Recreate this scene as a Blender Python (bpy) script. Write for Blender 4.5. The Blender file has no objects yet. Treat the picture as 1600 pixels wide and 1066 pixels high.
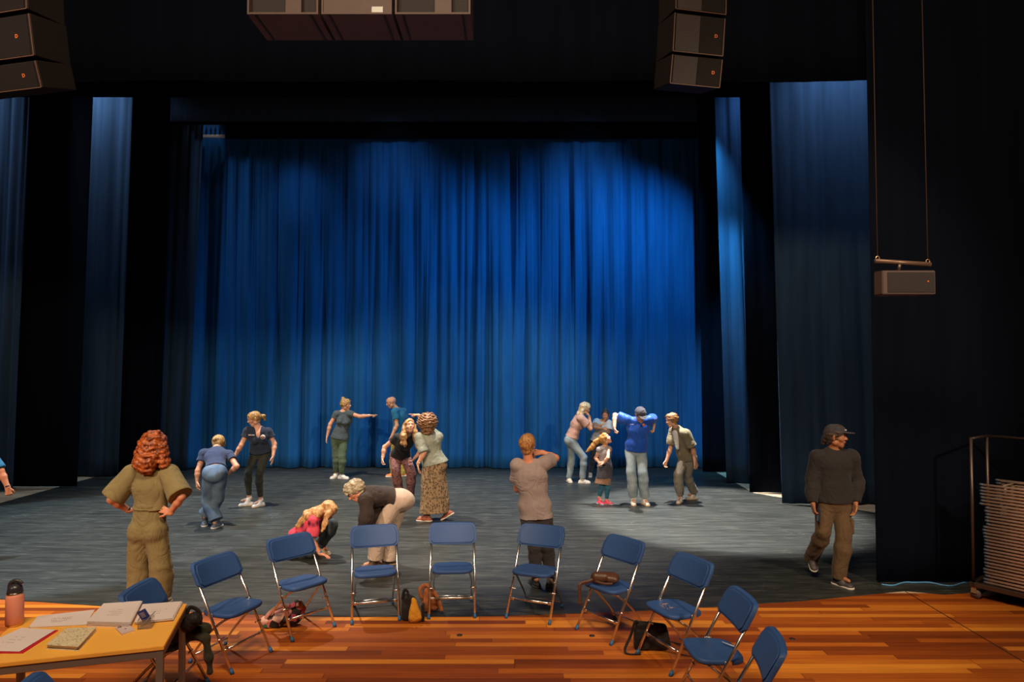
import bpy, bmesh, math, random
import numpy as np
from mathutils import Vector, Matrix
random.seed(7)
scene = bpy.context.scene
COL = scene.collection
# ------------------------------------------------------------------ camera
H = 2.5; F = 1067.0; PITCH = math.atan(30/F)
cd = bpy.data.cameras.new('camera'); cam = bpy.data.objects.new('camera', cd); COL.objects.link(cam)
cd.sensor_width = 36; cd.lens = 36*F/1600; cd.clip_end = 200; cd.clip_start = .05
cam.location = (0, 0, H); cam.rotation_euler = (math.pi/2+PITCH, 0, 0)
scene.camera = cam
# ------------------------------------------------------------------ world, exposure
w = bpy.data.worlds.new('world'); scene.world = w; w.use_nodes = True
w.node_tree.nodes['Background'].inputs[0].default_value = (.55, .6, .8, 1)
w.node_tree.nodes['Background'].inputs[1].default_value = .004
vs = scene.view_settings
vs.view_transform = 'Standard'; vs.look = 'None'; vs.exposure = 0.0; vs.gamma = 1; vs.use_curve_mapping = False
# ------------------------------------------------------------------ lights (lamps of the house and of the stage grid, all above the frame)
def aim(o, tgt):
    d = Vector(tgt)-Vector(o.location); o.rotation_euler = d.to_track_quat('-Z', 'Y').to_euler()
def spot(loc, tgt, power, col, size, blend=.5, rad=.15):
    l = bpy.data.lights.new('stage_lamp', 'SPOT'); o = bpy.data.objects.new('stage_lamp', l); COL.objects.link(o)
    l.energy = power; l.color = col; l.spot_size = math.radians(size); l.spot_blend = blend; l.shadow_soft_size = rad
    o.location = loc; aim(o, tgt); return o
def area(loc, tgt, power, col, sx, sy):
    l = bpy.data.lights.new('house_lamp', 'AREA'); o = bpy.data.objects.new('house_lamp', l); COL.objects.link(o)
    l.shape = 'RECTANGLE'; l.size = sx; l.size_y = sy; l.energy = power; l.color = col
    o.location = loc; aim(o, tgt); return o
#LIGHTS
COOL = (.60, .78, 1.0); NEU = (1, .92, .82)
area((-1, 0.5, 9.6), (-.5, 5.0, 0), 880, (1, .76, .52), 5, 1.5)               # house light over the front rows
spot((-7, -2, 7.5), (-2.4, 11.6, .2), 3900, (1, .78, .58), 35, .4, .3)            # front of house, left
spot((7, -3, 7.5), (.6, 11.6, .2), 3300, (1, .78, .56), 32, .4, .3)           # front of house, right
spot((-4.2, 11.3, 8.0), (-3.6, 11.0, 0), 3600, NEU, 72, .6, .12)             # stage work lights
spot((-.2, 11.6, 8.0), (-.2, 11.4, 0), 3000, (1, .93, .84), 58, .5, .12)
spot((2.7, 12.6, 7.4), (3.3, 11.3, 0), 8500, (1, .97, .93), 37, .35, .1)
spot((-7.6, 9.6, 7.6), (-6.6, 9.8, 0), 2800, COOL, 44, .15, .08)
BL = (.09, .52, .92)
spot((4.1, 13.0, 7.4), (.9, 15.9, 2.3), 1100, BL, 106, 1, .08)              # blues on the back cloth, all from the right
spot((.4, 12.9, 7.4), (-3.6, 15.9, 1.8), 360, BL, 104, 1, .08)
spot((-2.7, 13.6, 7.5), (-2.75, 15.9, 7.0), 55, (.6, .7, 1), 56, 1, .2)
spot((1.6, 13.6, 7.5), (1.7, 15.9, 6.9), 55, (.55, .7, 1), 60, 1, .2)
spot((-4.9, 13.8, 7.3), (-4.95, 15.9, 6.4), 40, (.55, .68, 1), 42, 1, .2)
spot((5.6, 10.9, 8.4), (5.7, 11.8, 6.4), 330, (.5, .72, 1), 110, 1, .2)        # wing lamps
spot((4.9, 13.2, 8.6), (5.0, 13.9, 6.4), 220, (.25, .55, 1), 100, 1, .2)
spot((3.2, 12.4, 6.9), (4.72, 13.9, 3.8), 3200, BL, 40, 1, .15)
spot((-9.4, 13.7, 9.2), (-9.1, 14.8, 6.8), 500, (.62, .8, 1), 110, 1, .2)
spot((-11.2, 11.9, 9.2), (-10.6, 13.1, 6.2), 600, (.62, .8, 1), 110, 1, .2)
spot((-6.9, 15.50, 8.7), (-7.15, 15.72, 7.65), 14, (.8, .9, 1), 50, .5, .03)
#ENDLIGHTS
# ------------------------------------------------------------------ pixel to place
_s, _c = math.sin(PITCH), math.cos(PITCH)
def ray(u, v):
    x = (u-800)/F; y = (533-v)/F
    return Vector((x, _c-y*_s, _s+y*_c))
def P(u, v, Y):
    d = ray(u, v); t = Y/d.y
    return Vector((d.x*t, Y, H+d.z*t))
def G(u, v, z=0.0):
    d = ray(u, v); t = (z-H)/d.z
    return Vector((d.x*t, d.y*t, z))
# ------------------------------------------------------------------ materials
def nt(name):
    m = bpy.data.materials.new(name); m.use_nodes = True
    n = m.node_tree.nodes; return m, n, m.node_tree.links, n['Principled BSDF']
def mat(name, col, rough=.6, metal=0, spec=.5, coat=0, bump=0, bscale=60, var=0, vscale=8, sheen=0, trans=0, alpha=1, emis=0):
    m, n, L, b = nt(name)
    b.inputs['Roughness'].default_value = rough; b.inputs['Metallic'].default_value = metal
    b.inputs['Specular IOR Level'].default_value = spec; b.inputs['Coat Weight'].default_value = coat
    b.inputs['Sheen Weight'].default_value = sheen; b.inputs['Transmission Weight'].default_value = trans
    tc = n.new('ShaderNodeTexCoord')
    no = n.new('ShaderNodeTexNoise'); no.inputs['Scale'].default_value = vscale; no.inputs['Detail'].default_value = 5
    L.new(tc.outputs['Object'], no.inputs['Vector'])
    mx = n.new('ShaderNodeMix'); mx.data_type = 'RGBA'
    mx.inputs[6].default_value = (*[c*(1-var) for c in col], 1); mx.inputs[7].default_value = (*[min(1, c*(1+var)) for c in col], 1)
    L.new(no.outputs['Fac'], mx.inputs[0]); L.new(mx.outputs[2], b.inputs['Base Color'])
    if emis:
        b.inputs['Emission Strength'].default_value = emis; b.inputs['Emission Color'].default_value = (*col, 1)
    if bump:
        n2 = n.new('ShaderNodeTexNoise'); n2.inputs['Scale'].default_value = bscale; n2.inputs['Detail'].default_value = 4
        L.new(tc.outputs['Object'], n2.inputs['Vector'])
        bp = n.new('ShaderNodeBump'); bp.inputs['Strength'].default_value = bump; bp.inputs['Distance'].default_value = .01
        L.new(n2.outputs['Fac'], bp.inputs['Height']); L.new(bp.outputs['Normal'], b.inputs['Normal'])
    return m
def ramp(n, pts):
    r = n.new('ShaderNodeValToRGB'); e = r.color_ramp.elements
    while len(e) < len(pts): e.new(.5)
    for el, (p, c) in zip(e, pts): el.position = p; el.color = (*c, 1)
    return r
def wood_floor(name, cols, width=.075, length=1.3, rough=.42, rot=0):
    m, n, L, b = nt(name)
    tc = n.new('ShaderNodeTexCoord'); mp = n.new('ShaderNodeMapping'); mp.inputs['Rotation'].default_value = (0, 0, rot)
    L.new(tc.outputs['Object'], mp.inputs['Vector'])
    sep = n.new('ShaderNodeSeparateXYZ'); L.new(mp.outputs[0], sep.inputs[0])
    def mth(op, a, bb=None):
        k = n.new('ShaderNodeMath'); k.operation = op
        for i, q in enumerate((a, bb)):
            if q is None: continue
            if isinstance(q, (int, float)): k.inputs[i].default_value = q
            else: L.new(q, k.inputs[i])
        return k.outputs[0]
    row = mth('FLOOR', mth('DIVIDE', sep.outputs[1], width))
    wn = n.new('ShaderNodeTexWhiteNoise'); wn.noise_dimensions = '1D'; L.new(row, wn.inputs['W'])
    xs = mth('ADD', mth('DIVIDE', sep.outputs[0], length), mth('MULTIPLY', wn.outputs['Value'], 17.3))
    cell = mth('FLOOR', xs)
    wn2 = n.new('ShaderNodeTexWhiteNoise'); wn2.noise_dimensions = '2D'
    cb = n.new('ShaderNodeCombineXYZ'); L.new(row, cb.inputs[0]); L.new(cell, cb.inputs[1]); L.new(cb.outputs[0], wn2.inputs['Vector'])
    mp2 = n.new('ShaderNodeMapping'); mp2.inputs['Scale'].default_value = (1.2, 26, 1); L.new(mp.outputs[0], mp2.inputs['Vector'])
    no = n.new('ShaderNodeTexNoise'); no.inputs['Scale'].default_value = 1.6; no.inputs['Detail'].default_value = 7; L.new(mp2.outputs[0], no.inputs['Vector'])
    fac = mth('ADD', mth('MULTIPLY', wn2.outputs['Value'], .66), mth('MULTIPLY', no.outputs['Fac'], .42))
    r = ramp(n, cols); L.new(fac, r.inputs[0])
    fr = mth('FRACT', mth('DIVIDE', sep.outputs[1], width)); g1 = mth('LESS_THAN', fr, .03)
    fx = mth('FRACT', xs); g2 = mth('LESS_THAN', fx, .004)
    gap = mth('MAXIMUM', g1, g2)
    mx = n.new('ShaderNodeMix'); mx.data_type = 'RGBA'; L.new(mth('MULTIPLY', gap, .55), mx.inputs[0]); L.new(r.outputs[0], mx.inputs[6])
    mx.inputs[7].default_value = (*[c*.15 for c in cols[0][1]], 1); L.new(mx.outputs[2], b.inputs['Base Color'])
    b.inputs['Roughness'].default_value = rough
    b.inputs['Specular IOR Level'].default_value = .25
    bp = n.new('ShaderNodeBump'); bp.inputs['Strength'].default_value = .12; bp.inputs['Distance'].default_value = .002
    L.new(no.outputs['Fac'], bp.inputs['Height']); L.new(bp.outputs[0], b.inputs['Normal'])
    return m
def velvet(name, col, sheen=.25, stint=(.3, .5, 1)):
    m, n, L, b = nt(name)
    b.inputs['Roughness'].default_value = .9; b.inputs['Specular IOR Level'].default_value = .03
    b.inputs['Sheen Weight'].default_value = sheen; b.inputs['Sheen Roughness'].default_value = .45
    b.inputs['Sheen Tint'].default_value = (*stint, 1)
    tc = n.new('ShaderNodeTexCoord'); mp = n.new('ShaderNodeMapping'); mp.inputs['Scale'].default_value = (3, 3, .35); L.new(tc.outputs['Object'], mp.inputs[0])
    no = n.new('ShaderNodeTexNoise'); no.inputs['Scale'].default_value = 2.5; no.inputs['Detail'].default_value = 8; L.new(mp.outputs[0], no.inputs[0])
    r = ramp(n, [(.3, tuple(c*.85 for c in col)), (.7, tuple(c*1.12 for c in col))]); L.new(no.outputs['Fac'], r.inputs[0])
    L.new(r.outputs[0], b.inputs['Base Color'])
    n2 = n.new('ShaderNodeTexNoise'); n2.inputs['Scale'].default_value = 500; L.new(tc.outputs['Object'], n2.inputs[0])
    bp = n.new('ShaderNodeBump'); bp.inputs['Strength'].default_value = .25; bp.inputs['Distance'].default_value = .003
    L.new(n2.outputs['Fac'], bp.inputs['Height']); L.new(bp.outputs[0], b.inputs['Normal'])
    return m
def vinyl(name):
    m, n, L, b = nt(name)
    tc = n.new('ShaderNodeTexCoord')
    def noise(sc, scale, det=6):
        mp = n.new('ShaderNodeMapping'); mp.inputs['Scale'].default_value = sc; L.new(tc.outputs['Object'], mp.inputs[0])
        o = n.new('ShaderNodeTexNoise'); o.inputs['Scale'].default_value = scale; o.inputs['Detail'].default_value = det; L.new(mp.outputs[0], o.inputs[0]); return o.outputs['Fac']
    a = noise((.5, 4.5, 1), 2.2); s = noise((.9, 22, 1), 3.6, 10); k = noise((1, 1, 1), .45, 3)
    r = ramp(n, [(.3, (.016, .018, .016)), (.55, (.030, .033, .029)), (.8, (.055, .058, .052))]); L.new(a, r.inputs[0])
    r2 = ramp(n, [(.54, (0, 0, 0)), (.72, (.085, .085, .075))]); L.new(s, r2.inputs[0])
    add = n.new('ShaderNodeMix'); add.data_type = 'RGBA'; add.blend_type = 'ADD'; add.inputs[0].default_value = 1
    L.new(r.outputs[0], add.inputs[6]); L.new(r2.outputs[0], add.inputs[7])
    # scuffs: thin random arcs
    vo = n.new('ShaderNodeTexVoronoi'); vo.feature = 'DISTANCE_TO_EDGE'; vo.inputs['Scale'].default_value = 1.7
    mp = n.new('ShaderNodeMapping'); mp.inputs['Scale'].default_value = (1, 1.6, 1); L.new(tc.outputs['Object'], mp.inputs[0])
    nn = n.new('ShaderNodeTexNoise'); nn.inputs['Scale'].default_value = 1.3; L.new(mp.outputs[0], nn.inputs[0])
    vm = n.new('ShaderNodeVectorMath'); vm.operation = 'MULTIPLY_ADD'; vm.inputs[1].default_value = (1.5, 1.5, 1.5); L.new(nn.outputs['Color'], vm.inputs[0]); L.new(mp.outputs[0], vm.inputs[2]); L.new(vm.outputs[0], vo.inputs['Vector'])
    r3 = ramp(n, [(.0, (.11, .11, .105)), (.008, (0, 0, 0))]); L.new(vo.outputs['Distance'], r3.inputs[0])
    r4 = ramp(n, [(.55, (0, 0, 0)), (.68, (1, 1, 1))]); L.new(noise((1, 1, 1), 1.4, 2), r4.inputs[0])
    mu = n.new('ShaderNodeMix'); mu.data_type = 'RGBA'; mu.blend_type = 'MULTIPLY'; mu.inputs[0].default_value = 1; L.new(r3.outputs[0], mu.inputs[6]); L.new(r4.outputs[0], mu.inputs[7])
    ad2 = n.new('ShaderNodeMix'); ad2.data_type = 'RGBA'; ad2.blend_type = 'ADD'; ad2.inputs[0].default_value = 1
    L.new(add.outputs[2], ad2.inputs[6]); L.new(mu.outputs[2], ad2.inputs[7])
    # seams between the rolls, every 1.49 m
    sep = n.new('ShaderNodeSeparateXYZ'); L.new(tc.outputs['Object'], sep.inputs[0])
    m1 = n.new('ShaderNodeMath'); m1.operation = 'ADD'; m1.inputs[1].default_value = -8.23+1.49*20; L.new(sep.outputs[1], m1.inputs[0])
    m2 = n.new('ShaderNodeMath'); m2.operation = 'MODULO'; m2.inputs[1].default_value = 1.49; L.new(m1.outputs[0], m2.inputs[0])
    m3 = n.new('ShaderNodeMath'); m3.operation = 'LESS_THAN'; m3.inputs[1].default_value = .018; L.new(m2.outputs[0], m3.inputs[0])
    m4 = n.new('ShaderNodeMath'); m4.operation = 'MULTIPLY'; m4.inputs[1].default_value = .75; L.new(m3.outputs[0], m4.inputs[0])
    mx = n.new('ShaderNodeMix'); mx.data_type = 'RGBA'; L.new(m4.outputs[0], mx.inputs[0]); L.new(ad2.outputs[2], mx.inputs[6]); mx.inputs[7].default_value = (.008, .009, .01, 1)
    L.new(mx.outputs[2], b.inputs['Base Color'])
    rr = n.new('ShaderNodeMapRange'); rr.inputs[3].default_value = .36; rr.inputs[4].default_value = .55; L.new(a, rr.inputs[0]); L.new(rr.outputs[0], b.inputs['Roughness'])
    b.inputs['Specular IOR Level'].default_value = .35
    bp = n.new('ShaderNodeBump'); bp.inputs['Strength'].default_value = .25; bp.inputs['Distance'].default_value = .004
    L.new(s, bp.inputs['Height']); L.new(bp.outputs[0], b.inputs['Normal'])
    return m
M = {}
M['floor_wood'] = wood_floor('floor_wood', [(.12, (.13, .026, .006)), (.38, (.29, .062, .009)), (.60, (.48, .120, .013)), (.92, (.78, .29, .032))], .085, 1.9, .5)
M['bare_floor'] = wood_floor('bare_floor', [(.1, (.42, .30, .19)), (.6, (.58, .43, .29)), (.95, (.68, .52, .36))], .11, 3, .6)
M['vinyl'] = vinyl('vinyl_mat')
M['back_cloth'] = velvet('blue_velvet', (.016, .115, .34), .15, (.2, .5, 1))
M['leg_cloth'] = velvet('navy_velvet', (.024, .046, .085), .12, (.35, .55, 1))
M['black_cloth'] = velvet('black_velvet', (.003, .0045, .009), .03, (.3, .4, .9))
M['black_wall'] = mat('black_wall', (.012, .012, .013), .95, spec=.1, var=.3)
M['chrome'] = mat('chrome', (.80, .77, .74), .26, 1, var=.06)
M['blue_plastic'] = mat('blue_plastic', (.032, .082, .235), .5, bump=.05, bscale=300, var=.05, spec=.3)
M['blue_rubber'] = mat('blue_rubber', (.03, .13, .30), .6)
M['table_top'] = mat('beech', (.96, .47, .075), .38, var=.08, vscale=4)
M['steel_grey'] = mat('grey_paint', (.20, .16, .14), .45, metal=.3)
M['black_box'] = mat('speaker_paint', (.036, .021, .019), .65, bump=.3, bscale=160, var=.2)
M['grille'] = mat('speaker_grille', (.018, .011, .010), .7, bump=.5, bscale=220)
M['edge_brown'] = mat('worn_edge', (.10, .05, .03), .5)
M['dark_metal'] = mat('dark_metal', (.10, .07, .055), .4, .7)
M['brass'] = mat('brass', (.75, .45, .2), .3, 1)
M['paper'] = mat('paper', (.72, .62, .60), .8, var=.05, vscale=3)
M['ink'] = mat('ink', (.22, .18, .20), .8)
# ------------------------------------------------------------------ mesh helpers
def add_obj(name, bm_or_me, m, parent=None, smooth=True, label=None):
    if isinstance(bm_or_me, bmesh.types.BMesh):
        bmesh.ops.recalc_face_normals(bm_or_me, faces=bm_or_me.faces)
        me = bpy.data.meshes.new(name); bm_or_me.to_mesh(me); bm_or_me.free()
    else: me = bm_or_me
    for p in me.polygons: p.use_smooth = smooth
    ms = m if isinstance(m, (list, tuple)) else [m]
    for x in ms: me.materials.append(x)
    o = bpy.data.objects.new(name, me); COL.objects.link(o)
    if parent: o.parent = parent
    if label: o['label'] = label
    return o
def thing(name, label, cat, loc=(0, 0, 0), rz=0, group=None):
    o = bpy.data.objects.new(name, None); COL.objects.link(o); o.empty_display_size = .1
    o.location = loc; o.rotation_euler = (0, 0, rz); o['label'] = label; o['category'] = cat
    if group: o['group'] = group
    return o
def tag(o, label, cat, group=None):
    o['label'] = label; o['category'] = cat
    if group: o['group'] = group
    return o
def struct(o): o['kind'] = 'structure'; return o
def box(bm, c, s, rot=None, bevel=0, mi=0):
    r = bmesh.ops.create_cube(bm, size=1); vsx = r['verts']
    for v in vsx: v.co = Vector((v.co.x*s[0], v.co.y*s[1], v.co.z*s[2]))
    fs = set(f for v in vsx for f in v.link_faces)
    if bevel:
        es = list(set(e for v in vsx for e in v.link_edges))
        rb = bmesh.ops.bevel(bm, geom=es, offset=bevel, segments=2, affect='EDGES', profile=.5)
        vsx = list(set(v for f in rb['faces'] for v in f.verts) | set(v for v in vsx if v.is_valid))
        fs = set(f for v in vsx for f in v.link_faces)
    Mx = Matrix.Translation(Vector(c)) @ (rot.to_4x4() if rot else Matrix())
    for v in vsx: v.co = Mx @ v.co
    for f in fs: f.material_index = mi
    return vsx
def tube(bm, pts, r, seg=10, cap=True, flat=None, mi=0):
    pts = [Vector(p) for p in pts]; n = len(pts)
    rs = r if isinstance(r, (list, tuple)) else [r]*n
    rings = []; up = None
    for i, p in enumerate(pts):
        t = (pts[min(i+1, n-1)]-pts[max(i-1, 0)]).normalized()
        if up is None:
            up = Vector((0, 0, 1)) if abs(t.z) < .9 else Vector((1, 0, 0))
        a = t.cross(up).normalized(); b = a.cross(t).normalized(); up = b
        ring = []
        for k in range(seg):
            an = 2*math.pi*k/seg
            ring.append(bm.verts.new(p + a*math.cos(an)*rs[i] + b*math.sin(an)*rs[i]*(flat or 1)))
        rings.append(ring)
    for i in range(n-1):
        for k in range(seg):
            f = bm.faces.new((rings[i][k], rings[i][(k+1) % seg], rings[i+1][(k+1) % seg], rings[i+1][k])); f.material_index = mi
    if cap:
        bm.faces.new(rings[0]).material_index = mi; bm.faces.new(list(reversed(rings[-1]))).material_index = mi
def smooth_path(pts, n=6):
    pts = [Vector(p) for p in pts]; out = []
    for i in range(len(pts)-1):
        p0 = pts[max(i-1, 0)]; p1 = pts[i]; p2 = pts[i+1]; p3 = pts[min(i+2, len(pts)-1)]
        for k in range(n):
            t = k/n
            out.append(.5*((2*p1)+(p2-p0)*t+(2*p0-5*p1+4*p2-p3)*t*t+(3*p1-p0-3*p2+p3)*t**3))
    out.append(pts[-1]); return out
def prism(bm, poly, z0, z1, mi=0):
    a = [bm.verts.new((x, y, z0)) for x, y in poly]; b = [bm.verts.new((x, y, z1)) for x, y in poly]; n = len(poly)
    fs = [bm.faces.new(list(reversed(a))), bm.faces.new(b)]
    for i in range(n): fs.append(bm.faces.new((a[i], a[(i+1) % n], b[(i+1) % n], b[i])))
    for f in fs: f.material_index = mi
def dup(root, loc=None, rz=None, label=None, group=None):
    def cp(o, par):
        c = o.copy(); COL.objects.link(c)
        if par: c.parent = par
        for ch in o.children: cp(ch, c)
        return c
    c = cp(root, None)
    if loc is not None: c.location = loc
    if rz is not None: c.rotation_euler = (0, 0, rz)
    if label: c['label'] = label
    if group: c['group'] = group
    return c
# ------------------------------------------------------------------ the setting
def quadstruct(name, pts, m):
    bm = bmesh.new(); prism(bm, [(p[0], p[1]) for p in pts], -.3, 0); return struct(add_obj(name, bm, m, smooth=False))
bm = bmesh.new(); prism(bm, [(-16, -6), (12, -6), (12, 7.4), (-16, 7.4)], -.3, 0); struct(add_obj('floor', bm, M['floor_wood'], smooth=False))
bm = bmesh.new(); prism(bm, [(-16, 7.4), (12, 7.4), (12, 19), (-16, 19)], -.3, 0); struct(add_obj('floor', bm, M['bare_floor'], smooth=False))
edge = [G(*p) for p in [(0, 937), (150, 947), (305, 957), (430, 961.5), (560, 964), (700, 964), (800, 962.5), (900, 959), (1000, 955), (1105, 949.5), (1185, 944), (1260, 939), (1364, 929), (1414, 924)]]
edge = smooth_path(edge, 4)
poly = [(-9.0, 7.9), (-7.6, 7.55)] + [(p.x, p.y) for p in edge] + [(4.6, 7.35), (6.0, 7.6), (6.0, 11.2), (4.55, 12.9), (4.55, 16.3), (-8.9, 16.3)]
bm = bmesh.new(); prism(bm, poly, 0, .004); struct(add_obj('floor_dance_mat', bm, M['vinyl'], smooth=False))
def dark_floor():
    e2 = [G(*p) for p in [(1414, 924), (1512, 925), (1600, 944)]]
    pl = [(e2[0].x, e2[0].y), (e2[1].x, e2[1].y), (e2[2].x, e2[2].y), (6.5, 6.2), (7.5, 5.5), (11, 5.5), (11, 7.45), (4.6, 7.45)]
    bm = bmesh.new(); prism(bm, pl, 0, .0045); struct(add_obj('floor_dark_strip', bm, mat('black_floor_paint', (.018, .015, .013), .7), smooth=False))
dark_floor()
bm = bmesh.new(); a = G(1414, 924); b_ = G(1600, 1035); tube(bm, [a+Vector((0, 0, .001)), b_+Vector((0, 0, .001)), b_+(b_-a)+Vector((0, 0, .001))], .006, 6, flat=.3); struct(add_obj('trim_1', bm, mat('seam_black', (.012, .008, .006), .8)))
for nm, lo, hi in (('wall_back', (-16, 18.8, 0), (12, 19, 13)), ('wall_left', (-16.2, -6, 0), (-16, 19, 13)), ('wall_right', (12, -6, 0), (12.2, 19, 13)), ('ceiling', (-16, -6, 12.8), (12, 19, 13)), ('wall_front', (-16, -6.2, 0), (12, -6, 13))):
    bm = bmesh.new(); lo = Vector(lo); hi = Vector(hi); box(bm, (lo+hi)/2, hi-lo); struct(add_obj(nm, bm, M['black_wall'], smooth=False))
# ------------------------------------------------------------------ curtains
def fold_profile(x, seed, sc=1.0):
    """rounded folds towards the viewer (negative) with narrow valleys between, of irregular width and depth"""
    r = np.random.RandomState(seed); span = x[-1]-x[0]+.01; out = np.zeros_like(x)
    for wmin, wmax, am, pw in ((.24, .70, 1.0, .50), (.11, .26, .26, .8), (.045, .09, .04, 1.0)):
        e = [x[0]-r.rand()*wmax*sc]; A = []
        while e[-1] < x[-1]+.01: e.append(e[-1]+(wmin+(wmax-wmin)*r.rand()**1.3)*sc); A.append(.35+.75*r.rand())
        e = np.array(e); k = np.clip(np.searchsorted(e, x, side='right')-1, 0, len(A)-1); t = (x-e[k])/(e[k+1]-e[k])
        g = np.array([(.18+.24*r.rand()) if r.rand() < .5 else .02 for _ in A])[k]*(1 if am == 1.0 else 0); t = np.clip((t-g/2)/(1-g), 0, 1)
        sk = .25*(np.array([r.rand() for _ in A])[k]-.5); t = np.clip(t+sk*np.sin(np.pi*t), 0, 1)
        out -= am*np.array(A)[k]*np.sin(np.pi*t)**pw
    return out+.6
def curtain(name, u_top, u_bot, z_top, Y, m, label, amp=.07, seed=1, sc=1.0, z_bot=.03, dx=.022, cat='curtain', group=None, rows=26, wave=0, hem=True, plain=False):
    """u_top/u_bot: x positions (left, right) at the top and the bottom hem"""
    W = max(u_top[1]-u_top[0], u_bot[1]-u_bot[0]); nx = int(W/dx)+1
    s = np.linspace(0, 1, nx); base = s*W
    P1 = fold_profile(base, seed, sc); P2 = fold_profile(base*.96+.03*np.sin(base*1.3), seed, sc)*.75+.35*fold_profile(base, seed+50, sc)
    me = bpy.data.meshes.new(name); V = []
    for j in range(rows+1):
        t = j/rows; z = z_top+(z_bot-z_top)*t
        xl = u_top[0]+(u_bot[0]-u_top[0])*t; xr = u_top[1]+(u_bot[1]-u_top[1])*t
        blend = .5-.5*math.cos(math.pi*min(1, t*1.2)); pf = P1*(1-blend)+P2*blend*1.0
        if plain: pf = pf*.25
        a = amp*(.38+.62*t**.7)
        x = xl+s*(xr-xl)+.018*np.cos(pf*2.0)*amp/.07
        zz = z+wave*np.sin(base*2.9)*(1 if j == rows else 0)
        V.append(np.stack([x, Y+pf*a, np.full(nx, z)+wave*np.sin(base*2.1+1)*(t > .99)], 1))
    V = np.concatenate(V); 
    idx = np.arange((rows+1)*nx).reshape(rows+1, nx)
    Fq = np.stack([idx[:-1, :-1], idx[1:, :-1], idx[1:, 1:], idx[:-1, 1:]], -1).reshape(-1, 4)
    me.from_pydata(V.tolist(), [], Fq.tolist())
    o = add_obj(name, me, m)
    sd = o.modifiers.new('thick', 'SOLIDIFY'); sd.thickness = .006; sd.offset = 0
    tag(o, label, cat, group); return o
def cx(u, v, Y): return P(u, v, Y).x
YB = 15.9
curtain('back_curtain', (-7.9, 4.5), (-8.0, 4.55), 8.3, YB, M['back_cloth'], 'wide blue velvet curtain with deep folds hanging across the back of the stage', amp=.27, seed=3, z_bot=.02, dx=.014, sc=1.25)
def leg(uv_top, uv_bot, Y, m, label, far, seed, side, ztop=9.6, amp=.10, **k):
    a = cx(*uv_top, Y); b = cx(*uv_bot, Y)
    zt = P(*uv_top, Y).z; zb = P(*uv_bot, Y).z
    a2 = a+(a-b)/(zt-zb+1e-6)*(ztop-zt)
    if side > 0: return curtain('wing_curtain', (a2, a2+far), (b, b+far+.1), ztop, Y, m, label, amp=amp, seed=seed, **k)
    return curtain('wing_curtain', (a2-far, a2), (b-far-.1, b), ztop, Y, m, label, amp=amp, seed=seed, **k)
# left, from the front to the back
leg((44, 135), (19, 757), 13.05, M['leg_cloth'], 'leftmost wing curtain, with pale blue lit folds, cut by the left edge of the photo', 4, 11, -1, amp=.14)
leg((144, 140), (118, 759), 13.45, M['black_cloth'], 'black wing curtain between the two lit ones on the left', 3.2, 12, -1, plain=True)
leg((206, 140), (183, 741), 14.7, M['leg_cloth'], 'narrow wing curtain with pale blue lit folds left of the red-haired woman', 3.2, 13, -1, amp=.14)
leg((266, 195), (247, 727), 15.25, M['black_cloth'], 'black wing curtain just behind the red-haired woman at left', 2.6, 14, -1, plain=True, z_bot=.02)
leg((316, 195), (290, 727), 15.55, M['leg_cloth'], 'slate blue wing curtain along the left side of the back curtain', 2.6, 15, -1, amp=.10, z_bot=.02)
# right
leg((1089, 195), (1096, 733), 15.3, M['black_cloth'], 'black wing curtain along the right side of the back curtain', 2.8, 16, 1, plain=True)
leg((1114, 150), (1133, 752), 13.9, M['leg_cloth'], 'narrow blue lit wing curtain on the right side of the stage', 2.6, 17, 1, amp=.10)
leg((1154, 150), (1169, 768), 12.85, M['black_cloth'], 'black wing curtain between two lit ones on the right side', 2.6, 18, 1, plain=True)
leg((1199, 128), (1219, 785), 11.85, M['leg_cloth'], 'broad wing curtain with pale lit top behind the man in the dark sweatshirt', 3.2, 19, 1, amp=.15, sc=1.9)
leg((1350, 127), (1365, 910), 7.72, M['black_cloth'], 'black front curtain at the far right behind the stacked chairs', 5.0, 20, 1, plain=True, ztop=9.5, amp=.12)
# borders
def border(x0, x1, vb, Y, m, label, seed, ztop, amp=.03, wave=0):
    z = P(700, vb, Y).z
    return curtain('border_curtain', (x0, x1), (x0, x1), ztop, Y, m, label, amp=amp, seed=seed, z_bot=z, rows=10, plain=True, wave=wave)
border(-13.5, 8.9, 127, 8.6, M['black_cloth'], 'tall black border curtain across the top of the whole stage opening', 31, 12.75, amp=.08, wave=.012)
border(-10, 6, 152, 12.2, M['black_cloth'], 'middle black border curtain hanging behind the tall front one', 32, 12.75)
border(cx(266, 160, 15.2), cx(1089, 160, 15.2), 190, 15.2, M['leg_cloth'], 'slate border curtain with faintly lit lower edge above the back curtain', 33, 12.75)
border(cx(266, 160, 15.4)+.0, cx(1089, 160, 15.4), 195, 15.42, M['black_cloth'], 'thin black border curtain behind the slate one', 34, 12.75)
border(cx(352, 160, 15.62), cx(1089, 160, 15.6), 217, 15.62, M['black_cloth'], 'black border curtain directly in front of the top of the back curtain', 35, 12.75)
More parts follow.
